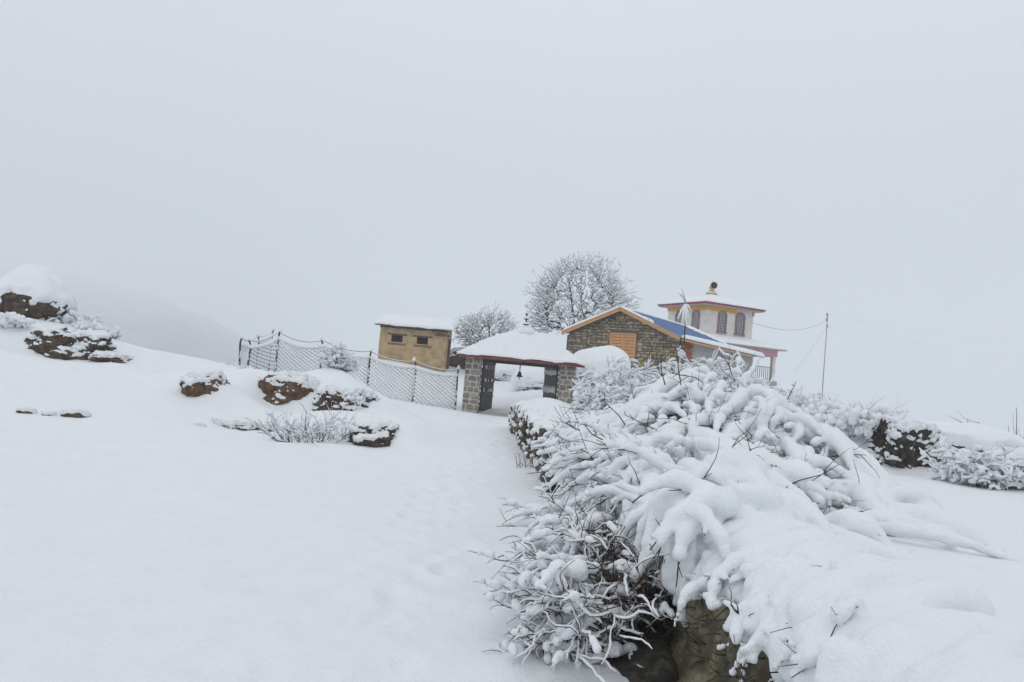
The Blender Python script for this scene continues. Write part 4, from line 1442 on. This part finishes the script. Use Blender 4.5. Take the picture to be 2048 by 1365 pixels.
# heavy fingers hanging over the rock at the near end
for k in range(50):
    y = rng.uniform(4.3, 5.6)
    x = float(wall_x(y)) + rng.uniform(-.12, .3)
    z = rng.uniform(.72, .95)
    finger(rng, (x, y, z), (rng.normal(-.6, .3), rng.normal(-.6, .3), rng.uniform(0, .4)), rng.uniform(.3, .6), rng.uniform(1.8, 3.6), rng.uniform(.046, .075), rng.uniform(.018, .03), fballs, twigs, wob=.09)
for k in range(230):
    x, y = rng.uniform(1.0, 3.3), rng.uniform(5.2, 12.0)
    if EB(x, y) < .78:
        continue
    gxx, gyy = grad(EB, x, y)
    gl = math.hypot(gxx, gyy) + 1e-6
    d = np.array([-gxx / gl + rng.normal(-.3, .7), -gyy / gl + rng.normal(-.2, .7), rng.uniform(.1, .9)])
    finger(rng, (x, y, float(EB(x, y)) + rng.uniform(-.02, .05)), d, rng.uniform(.2, .5), rng.uniform(1.4, 3.4), rng.uniform(.03, .055), rng.uniform(.015, .025), fballs, twigs, twig=.0035)
bush = thing('snow_laden_bush', 'tall mound of bush bent under thick rounded snow above the stone wall', 'bush', (2.0, 8.0, .6))
V, F = blobs(balls, .022, 9, .2, 5, 15)
obj('snow_load', (V, F), M['snow'], bush, world=True)
V, F = blobs(fballs, .0145, 8, .2, 9, 16)
obj('hanging_snow', (V, F), M['snow'], bush, world=True)
core = []
cx_, cy2 = rng.uniform(.95, 3.9, 520), rng.uniform(4.7, 12.6, 520)
cz_ = EB(cx_, cy2) - rng.uniform(.10, .25, 520)
for x, y, z, gg in zip(cx_, cy2, cz_, ground_z(cx_, cy2)):
    if z + .16 < gg + .2 or x > 3.2:
        continue
    grow(core, (x, y, z), (rng.normal(0, 1), rng.normal(0, 1), rng.normal(0, .35)), rng.uniform(.3, .7), .007, 0, 1, rng, 0, .2, (2, 3), 4)
obj('branches', tubes([(a, b) for a, b, c in core] + twigs + stubs, 4), M['twig'], bush, world=True, kind='stuff')
# long bare stems sticking out
stems = []
for (px, py, qx, qy, Y) in ((1555, 838, 1592, 764, 8.9), (1365, 790, 1352, 690, 8.6), (1330, 770, 1322, 715, 8.2), (1160, 862, 1120, 842, 8.5), (1250, 850, 1205, 800, 8.2), (1205, 880, 1165, 845, 7.5), (1655, 985, 1690, 1020, 8.2), (1335, 870, 1250, 830, 7.8)):
    a, b = P(px, py, Y), P(qx, qy, Y - .2)
    m = (a + b) / 2 + rng.normal(0, .02, 3)
    stems.append((np.array([a, m, b]), np.array([.0065, .0055, .003])))
    for j in range(4):
        q = a + (b - a) * rng.uniform(.3, 1)
        stems.append((np.array([q, q + rng.normal(0, .05, 3) + [0, 0, .03]]), np.array([.005, .003])))
obj('bare_stem', tubes(stems, 5), M['twig'], bush, world=True, kind='stuff')

# ---- near hedge: snow rolls sliding off the terrace edge
rng = np.random.default_rng(5)
balls, twigs = [], []


def EA(x, y):
    return .60 + .10 * gs(x, y, 1.75, 3.4, .6, 1.2) + .12 * gs(x, y, 1.6, 4.6, .5, .6) - .20 * sstep(.16, -.1, x - wall_x(y)) - .25 * sstep(2.5, 3.1, x) - .25 * sstep(1.5, 1.1, y) - .2 * sstep(5.2, 5.7, y) + .05 * fbm(np.stack([np.asarray(x, float), np.asarray(y, float), 0 * np.asarray(x, float)], -1) * 1.3, 2, 8)


xs_, ys_ = np.meshgrid(np.arange(1.1, 3.2, .07), np.arange(1.2, 5.6, .07), indexing='ij')
xs_, ys_ = xs_.ravel() + rng.normal(0, .015, xs_.size), ys_.ravel() + rng.normal(0, .015, xs_.size)
for x, y, ea in zip(xs_, ys_, EA(xs_, ys_)):
    if x < wall_x(y) + .06:
        continue
    balls.append([x, y, ea - .08, .08])
for k in range(120):
    y = rng.uniform(1.5, 5.0)
    x = float(wall_x(y)) + rng.uniform(.2, .9)
    L = rng.uniform(.4, .9)
    r = rng.uniform(.045, .10)
    up_ = rng.uniform(-.01, .07)
    ang = rng.normal(math.pi + .45, .3)
    for i in range(int(L / .045)):
        ang += rng.normal(0, .07)
        x, y = x + .045 * math.cos(ang), y + .045 * math.sin(ang)
        if x < wall_x(y) - .02:
            break
        balls.append([x, y, float(EA(x, y)) + up_ + .02 * math.sin(i * .3), r * rng.uniform(.9, 1.1)])
for k in range(62):
    y = rng.uniform(1.7, 3.75) if k < 44 else rng.uniform(3.6, 4.4)
    x = float(wall_x(y)) + rng.uniform(-.02, .16)
    z = float(EA(x + .2, y)) - rng.uniform(.0, .22)
    finger(rng, (x, y, z), (rng.normal(-.6, .25), rng.normal(-.35, .3), rng.uniform(-.2, .3)), rng.uniform(.22, .45) * (1 if y < 2.9 else .62), rng.uniform(2.4, 4.2), rng.uniform(.046, .07), rng.uniform(.018, .03), balls, twigs, twig=.004, wob=.08)
for k in range(10):
    y = rng.uniform(1.9, 3.0)
    x = float(wall_x(y)) + rng.uniform(-.02, .05)
    finger(rng, (x, y, rng.uniform(.2, .45)), (rng.normal(-.5, .25), rng.normal(-.3, .3), 0), rng.uniform(.4, .7), rng.uniform(2.5, 3.8), rng.uniform(.035, .05), rng.uniform(.02, .03), balls, twigs, twig=.005)
for k in range(170):
    y = rng.uniform(1.9, 5.4)
    x = float(wall_x(y)) + abs(rng.normal(0, .32))
    d = np.array([rng.normal(-.8, .4), rng.normal(-.35, .45), rng.uniform(.05, .6)])
    finger(rng, (x, y, float(EA(x, y)) + rng.uniform(.0, .05)), d, rng.uniform(.16, .36), rng.uniform(1.8, 3.6), rng.uniform(.03, .055), rng.uniform(.015, .026), balls, twigs, twig=.0035)
hedge = thing('snow_laden_hedge', 'low hedge along the terrace edge buried in smooth overhanging snow rolls', 'hedge', (1.6, 3.2, .5))
V, F = blobs(balls, .0135, 9, .22, 6, 22)
obj('snow_load', (V, F), M['snow'], hedge, world=True)
for k in range(120):
    y = rng.uniform(1.8, 4.9)
    x = float(wall_x(y)) + rng.uniform(-.02, .12)
    twigs += twig_spray(rng, np.array([x, y, rng.uniform(.2, .6)]), np.array([rng.normal(-.6, .3), rng.normal(-.2, .4), rng.normal(-.5, .4)]), rng.uniform(.15, .35), .004, 2)
obj('branches', tubes(twigs, 4), M['twig'], hedge, world=True, kind='stuff')

# ---- rocks under the hedge
t = thing('boulder', 'bare olive brown boulder standing below the overhanging snow hedge', 'boulder', (1.6, 3.7, 0))
obj('stone', rock_shape((1.66, 4.1, .0), (.54, .82, .64), 82, .32, 6, .1, .8), M['rock_olive'], t, world=True)
t = thing('boulder', 'dark shadowed boulder behind the brown twiggy thicket', 'boulder', (1.5, 5.2, 0))
obj('stone', rock_shape((1.52, 5.45, .0), (.50, 1.0, .66), 85, .2, 5, 0, .6), M['rock'], t, world=True)
t = thing('boulder', 'low dark boulder at the foot of the olive brown boulder', 'boulder', (1.3, 2.9, 0))
obj('stone', rock_shape((1.64, 2.6, .0), (.40, .7, .5), 88, .2, 5, 0, .6), M['rock_olive'], t, world=True)

t = thing('boulder', 'low dark earthy rock at the roots of the brown thicket', 'boulder', (.95, 4.9, 0))
obj('stone', rock_shape((.98, 4.95, -.12), (.38, .8, .26), 90, .35, 5, 0, .4), M['rock_black'], t, world=True)

# ---- brown twiggy thicket in front
rng = np.random.default_rng(19)
out = []
for k in range(190):
    p0 = np.array([rng.uniform(.5, .98), rng.uniform(4.5, 6.0), rng.uniform(-.05, .25)])
    d = np.array([rng.normal(-.5, .45), rng.normal(-.2, .5), rng.uniform(.1, 1.0)])
    grow(out, p0, d, rng.uniform(.26, .46), rng.uniform(.0032, .005), 0, 2, rng, -.03, .27, (3, 5), 7, .9, .72)
thk = thing('twiggy_thicket', 'tangled brown thicket of thin snow dusted twigs at the path edge', 'shrub', (.7, 5.0, 0))
half = len(out) // 2
out = [o for o in out if o[0][:, 2].min() > -.1]
br = [(a, b) for i, (a, b, c) in enumerate(out) if i % 7 == 0]
dk = [(a, b) for i, (a, b, c) in enumerate(out) if i % 7]
obj('branches', tubes(dk, 4), M['twig'], thk, world=True, kind='stuff')
obj('brown_stems', tubes(br, 4), M['twig_brown'], thk, world=True, kind='stuff')
obj('snow', tubes(snow_on([o for o in out if o[0][:, 0].mean() < .6 or rng.random() < .45], .0032, .0088, rng, .15, .9, .5), 5), M['snow'], thk, world=True, kind='stuff')
st_ = []
for k in range(170):
    p0 = np.array([rng.uniform(.55, 1.1), rng.uniform(4.6, 5.8), rng.uniform(-.02, .2)])
    o_ = []
    grow(o_, p0, (rng.normal(-.15, .3), rng.normal(-.1, .3), 1), rng.uniform(.25, .55), .0035, 0, 1, rng, .02, .16, (1, 3), 5, .5, .5)
    st_ += [(a, b) for a, b, c in o_]
obj('upright_stems', tubes(st_, 4), M['twig_brown'], thk, world=True, kind='stuff')
B, tw = [], []
for a, b, c in out:
    k = rng.integers(1, len(a))
    q = a[k]
    left = sstep(.75, .2, q[0])
    if rng.random() < .02 + .42 * left:
        n = rng.integers(3, 6)
        for j in range(n):
            s = a[max(0, k - j // 2)] if j % 2 == 0 else (a[max(0, k - j // 2)] + a[max(0, k - j // 2 - 1)]) / 2
            B.append([s[0], s[1], s[2] + .012, rng.uniform(.014, .022 + .008 * left)])
for k in range(110):
    y = rng.uniform(4.4, 6.3)
    x = rng.uniform(.35, .85)
    finger(rng, (x, y, rng.uniform(.05, .62)), (-1, rng.normal(-.2, .5), rng.uniform(-.1, .5)), rng.uniform(.2, .5), rng.uniform(.6, 1.6), rng.uniform(.02, .038), rng.uniform(.011, .017), B, tw, twig=.0035)
V, F = blobs(B, .0115, 6, .25, 16, 4)
obj('snow_clumps', (V, F), M['snow'], thk, world=True)
obj('arching_twigs', tubes(tw, 4), M['twig'], thk, world=True, kind='stuff')

# ================================================================== shrubs
def at_ground(px, py, Y):
    p_ = P(px, py, Y)
    return (p_[0], p_[1], gz(p_[0], p_[1]))


shrub('shrub', 'loose twiggy clump with upright stems between low rocks', at_ground(628, 885, 15.4), .55, .85, 60, 3, .010, (.006, .014), 1, .06, drop=.1, rad0=.8, clumps=(.022, .036, .25))
shrub('shrub', 'round frosted shrub growing against the chain link fence', at_ground(672, 780, 20.9), .75, .5, 60, 4, .014, (.012, .024), 2, .03, drop=.05, kids=(3, 4), clumps=(.04, .06, .1))
shrub('shrub', 'thin frosted shrub at the far corner of the fence', at_ground(470, 742, 27.5), .9, .75, 30, 5, .012, (.018, .03), 2, .04, clumps=(.06, .1, .12))
for k, (px, py, Y, h, s) in enumerate(((128, 640, 20.7, .42, .32), (165, 668, 20.8, .36, .4), (170, 690, 19.9, .3, .4), (215, 690, 20.9, .3, .4), (20, 688, 18.9, .3, .3))):
    shrub('shrub', ['frosted shrub right against the crest boulder', 'low frosted shrub on the ridge line below the crest boulder', 'wide frosted shrub lying in front of the ridge line shrub', 'lowest frosted shrub at the tail of the ridge', 'snow choked shrub above the long brown rock face'][k],
          at_ground(px, py, Y), h, s, 40, 30 + k, .009, (.02, .034), 1, .0, drop=.0, group='shrubs on the ridge', rad0=.7, clumps=(.04, .07, .35))
# thicket before the house
hs_ = [(1215, 805, 26.5, 1.4, .8, 45, 'frosted thicket leaning on the right gateway pillar'), (1265, 800, 26.5, 1.5, 1.3, 50, 'frosted thicket under the orange shutters of the house'),
       (1330, 800, 22.5, 1.3, 1.1, 50, 'frosted thicket in front of the rubble gable'), (1395, 795, 21.0, 1.75, 1.0, 45, 'tall frosted thicket with upright stems before the lean-to'),
       (1460, 800, 19.5, 1.35, 1.0, 45, 'drooping frosted thicket below the temple porch'), (1225, 800, 20.5, .9, 1.0, 40, 'low frosted thicket behind the stone wall end')]
for k, (px, py, Y, h, s, n, lb) in enumerate(hs_):
    shrub('thicket', lb, at_ground(px, py, Y), h, s, n, 50 + k, .016, (.022, .042), 2, -.02, group='thickets before the house', drop=.03, rad0=.7, kids=(3, 4), clumps=(.045, .085, .07))
# fallen log beside the gate
a, b = P(1165, 806, 24.5), P(1225, 768, 25.0)
lg = thing('fallen_log', 'dark fallen log slanting up beside the right gateway pillar', 'log', tuple(a))
obj('trunk', tubes([(np.array([a + (b - a) * t + np.array([0, 0, .03 * math.sin(t * 5)]) for t in np.linspace(0, 1, 7)]), np.linspace(.13, .09, 7))], 9), M['bark'], lg, world=True)
obj('snow', tubes([(np.array([a + (b - a) * t + np.array([0, 0, .12]) for t in np.linspace(.05, 1, 7)]), np.linspace(.09, .08, 7))], 8), M['snow'], lg, world=True)
# right terrace
shrub('shrub', 'matted snow plastered shrub in front of the broad black boulder', at_ground(1975, 975, 11.0), .5, .55, 80, 61, .010, (.016, .03), 2, -.04, drop=.05, rad0=.8, kids=(3, 4), clumps=(.025, .045, .12))
shrub('shrub', 'bare upright saplings poking up behind the long snow buried boulder', at_ground(1985, 935, 14.8), 1.1, .9, 11, 62, .012, (.004, .008), 1, .05, drop=.4, rad0=1.0, kids=(1, 2))
shrub('shrub', 'fine grassy frosted shrub between laden bush and terrace boulder', at_ground(1610, 905, 24), .8, 1.0, 60, 63, .010, (.014, .024), 1, .06, rad0=.9, drop=.1)
shrub('shrub', 'pale frosted shrub on the open slope before the hillock', at_ground(1690, 900, 32), .95, 1.5, 70, 64, .012, (.018, .03), 1, .06, rad0=.9, drop=.1)
for k, (px, py, Y, h, s, lb) in enumerate(((1600, 895, 17.5, .7, .7, 'snow heaped shrub hugging the far side of the laden bush'), (1665, 905, 20, .75, .8, 'snow heaped shrub midway between laden bush and black boulder'), (1690, 930, 13.6, .5, .5, 'snow heaped shrub against the shoulder of the black boulder'), (1580, 850, 26, 1.0, .9, 'snow heaped shrub below the temple porch plinth'))):
    shrub('shrub', lb, at_ground(px, py, Y), h, s, 45, 90 + k, .010, (.014, .026), 2, .0, drop=.05, group='shrubs on the terrace', rad0=.8, kids=(2, 4), clumps=(.04, .075, .2))
shrub('shrub', 'misty rounded shrub on the far shoulder of the hillock', tuple(P(1735, 868, 62)), 1.9, 2.2, 60, 65, .02, (.03, .05), 2, .03, rad0=.8, drop=.1, kids=(3, 3))
shrub('shrub', 'misty spreading shrub below the far rock shelf', tuple(P(1690, 872, 66)), 1.5, 2.6, 60, 66, .02, (.03, .05), 2, .03, rad0=.9, drop=.1, kids=(3, 3))
shrub('shrub', 'dry weeds standing at the foot of the stone wall', at_ground(1052, 935, 14.2), .45, .3, 16, 67, .006, (.004, .009), 1, .05, rad0=.9, drop=.3, kids=(1, 2))
# snow draped sapling in front of the temple
p = P(1368, 690, 33.0)
sap = thing('sapling', 'thin sapling draped with drooping snow in front of the temple windows', 'sapling', tuple(p))
q = [P(1368, 690, 33), P(1371, 640, 33), P(1371, 605, 33), P(1367, 588, 33)]
brn = [(np.array(q), np.array([.03, .025, .02, .012])), (np.array([q[2], P(1359, 587, 33)]), np.array([.014, .007])), (np.array([q[3], P(1362, 577, 33)]), np.array([.012, .006])), (np.array([P(1369, 595, 33), P(1357, 586, 33)]), np.array([.010, .006]))]
sn = []
for (tx, ty) in ((1355, 640), (1362, 652), (1381, 622), (1372, 655), (1377, 640)):
    s0 = P(1370, 610, 33)
    e0 = P(tx, ty, 33)
    brn.append((np.array([s0, (s0 + e0) / 2 + [0, 0, .08], e0]), np.array([.014, .011, .006])))
    sn.append((np.array([s0 + [0, -.03, .03], (s0 + e0) / 2 + [0, -.03, .1], e0 + [0, -.03, .02]]), np.array([.03, .05, .028])))
obj('branches', tubes(brn, 5), M['twig'], sap, world=True, kind='stuff')
obj('snow', tubes(sn, 6), M['snow'], sap, world=True, kind='stuff')


# ================================================================== trees
def tree(name, label, base, fork, crown_c, crown_r, n, seed, trunk_r, snow_r, r0, limbs=5, shell=.55):
    rng = np.random.default_rng(seed)
    base, fork, cc, cr = map(lambda a: np.array(a, float), (base, fork, crown_c, crown_r))
    t = thing(name, label, 'tree', tuple(base))
    pos, par = [base.copy()], [-1]
    for k in range(1, 6):
        pos.append(base + (fork - base) * k / 5 + rng.normal(0, .05, 3) * (k < 5)); par.append(len(pos) - 2)
    fk = len(pos) - 1
    for l in range(limbs):
        a = 2 * math.pi * (l + rng.uniform(-.3, .3)) / limbs
        tgt = cc + cr * np.array([math.cos(a) * .6, math.sin(a) * .6, rng.uniform(-.15, .65)])
        prev = fk
        for k in range(1, 7):
            q = fork + (tgt - fork) * k / 6 + np.array([0, 0, .12 * cr[2] * math.sin(math.pi * k / 6)]) + rng.normal(0, .07, 3)
            pos.append(q); par.append(prev); prev = len(pos) - 1
    T = []
    while len(T) < n:
        v = rng.normal(0, 1, 3)
        v /= np.linalg.norm(v)
        rr = rng.uniform(shell, 1.0) ** .6 * (1 + .24 * vnoise(v[None] * 2.2 + seed, seed)[0] + .12 * vnoise(v[None] * 5 + seed, seed)[0])
        if v[2] < -.75:
            continue
        if len(T) % 28 == 0 and v[2] > -.3:
            rr = rng.uniform(1.0, 1.14)
        T.append(cc + cr * v * rr)
    T = np.array(T)
    T = T[np.argsort(np.linalg.norm((T - fork) / cr, axis=1))]
    arr = np.zeros((len(pos) + n * 5, 3))
    arr[:len(pos)] = pos
    cnt = len(pos)
    par = par + [0] * (n * 5)
    chains = [list(range(0, fk + 1))] + [[fk] + list(range(fk + 1 + 6 * l, fk + 7 + 6 * l)) for l in range(limbs)]
    for q in T:
        d2 = ((arr[:cnt] - q) ** 2).sum(1)
        d2[:4] += 100
        i = int(np.argmin(d2))
        a = arr[i]
        m = 3
        out_ = (q - cc) / np.linalg.norm(q - cc)
        ch = [i]
        prev = i
        for k in range(1, m + 1):
            s = k / m
            pt = a + (q - a) * s + rng.normal(0, .035, 3) * np.linalg.norm(q - a) + out_ * .0
            if k == m:
                pt = pt + (out_ + np.array([0, 0, .4])) * rng.uniform(.02, .2)
            arr[cnt] = pt
            par[cnt] = prev
            prev = cnt
            ch.append(cnt)
            cnt += 1
        chains.append(ch)
    w = np.zeros(cnt)
    w[fk + 1:] += .0
    leaf = np.ones(cnt)
    for i in range(cnt):
        if par[i] >= 0:
            leaf[par[i]] = 0
    w += leaf
    for i in range(cnt - 1, 0, -1):
        w[par[i]] += w[i]
    R = np.minimum(r0 * np.maximum(w, 1) ** .42, trunk_r)
    tr_, br_ = [], []
    for k, ch in enumerate(chains):
        pts = arr[ch]
        rr = R[ch].copy()
        if k > limbs:
            rr[0] = rr[1]
        (tr_ if k == 0 else br_).append((pts, rr))
    obj('trunk', tubes(tr_, 9), M['bark'], t, world=True)
    cw = obj('crown', tubes(br_, 4), M['bark'], t, world=True, kind='stuff')
    V, F = tubes(snow_on(br_, snow_r[0], snow_r[1], rng, .08, .85, .5), 5)
    obj('snow', (V - base, F), M['snow'], cw, kind='stuff')
    return t


TBX, TBY = P(1140, 690, 43)[0], 43.0
cc = P(1163, 600, 43.5)
tree('frosted_tree', 'large spreading bare tree white with snow behind the stone house', (TBX + .1, TBY, gz(TBX, TBY) - .2), (TBX + .35, TBY, 3.9), (cc[0], cc[1], cc[2] - .25), (3.0, 2.4, 2.45), 4300, 7, .26, (.021, .035), .0062)
cc = P(975, 668, 44)
tree('frosted_tree', 'smaller rounded frosted tree between the mud shed and the gateway', (cc[0], 44, gz(cc[0], 44) - .2), (cc[0] + .1, 44, 2.6), (cc[0], 44, cc[2]), (1.75, 1.4, 1.35), 1700, 9, .15, (.021, .035), .0062, shell=.4)

# ================================================================== power pole and lines
pb, pt_ = P(1643, 812, 100), P(1655, 628, 100)
pb[2] = min(pb[2], gz(pb[0], pb[1])) - .3
pole = thing('power_pole', 'slender grey power pole standing in the mist on the far hillock', 'pole', tuple(pb))
obj('shaft', tubes([(np.array([pb, (pb + pt_) / 2, [pb[0], pb[1], pt_[2]]]), np.array([.08, .065, .05]))], 8), M['pole'], pole, world=True)
ztop = pt_[2]
for dz in (-.1, -.75, -1.6):
    c = np.array([pb[0] - (.1 if dz > -1 else 0), pb[1], ztop + dz])
    ins = obj('insulator', tubes([(np.array([c + [0, 0, -.22], c, c + [0, 0, .22]]), np.array([.08, .12, .07]))], 8), M['pole'], pole, world=True)


def wire(label, a, b, sag, r, mat):
    n = 24
    s = np.linspace(0, 1, n)
    pts = a[None] + (b - a)[None] * s[:, None]
    pts[:, 2] -= sag * 4 * s * (1 - s)
    o = obj('power_line', tubes([(pts, np.full(n, r))], 5), M[mat], None, loc=tuple(a))
    tag(o, label, 'cable')


top = np.array([pb[0], pb[1], ztop])
wire('dark service cable from the temple wall to the power pole', np.array([(TCX + 1.9) * TS, (TCY - .4) * TS, EYE + 4.95 * TS]), top + [0, 0, -.75], 1.1, .018, 'pole')
wire('upper snow coated line running off from the pole top', top + [0, 0, -.05], P(2300, 690, 105), 1.2, .035, 'snow')
wire('lower snow coated line running off below the upper one', top + [0, 0, -1.6], P(2300, 722, 105), 1.2, .035, 'snow')
wire('slanting guy wire holding up the power pole', top + [0, 0, -1.7], P(1590, 745, 92), 0.0, .013, 'pole')
# low far wall on the hillock
fw = thing('stone_wall', 'low misty stone wall at the foot of the power pole', 'wall', tuple(P(1600, 806, 100)))
for k in range(26):
    q = P(1575 + k * 3.5, 803.5 + k * .55, 100)
    s = random.uniform(.35, .6)
    o = put_stone(fw, WALL_ST, tuple(q - np.array(PLOC[fw.name]) + np.array([0, 0, -.1])), (s * .8, .4, random.uniform(.4, .7)))
obj('snow_cover', blobs([[P(1573 + k * 2.4, 800 + k * .38, 100)[0], 100, P(1573 + k * 2.4, 800 + k * .38, 100)[2], random.uniform(.22, .34)] for k in range(38)], .1, 6, .3, 2), M['snow'], fw, world=True)

# ================================================================== misty air
hz = obj('haze', box(-1530, 1530, -1530, 1530, -60, 175), None, kind='stuff')
hz.data.polygons.foreach_set('use_smooth', np.zeros(6, dtype=bool))
hm = bpy.data.materials.new('haze')
hm.use_nodes = True
hn = hm.node_tree.nodes
hn.remove(hn['Principled BSDF'])
pv = hn.new('ShaderNodeVolumePrincipled')
pv.inputs['Color'].default_value = (0.93, 0.95, 0.98, 1)
pv.inputs['Density'].default_value = 0.0016
hm.node_tree.links.new(pv.outputs['Volume'], hn['Material Output'].inputs['Volume'])
hz.data.materials.append(hm)
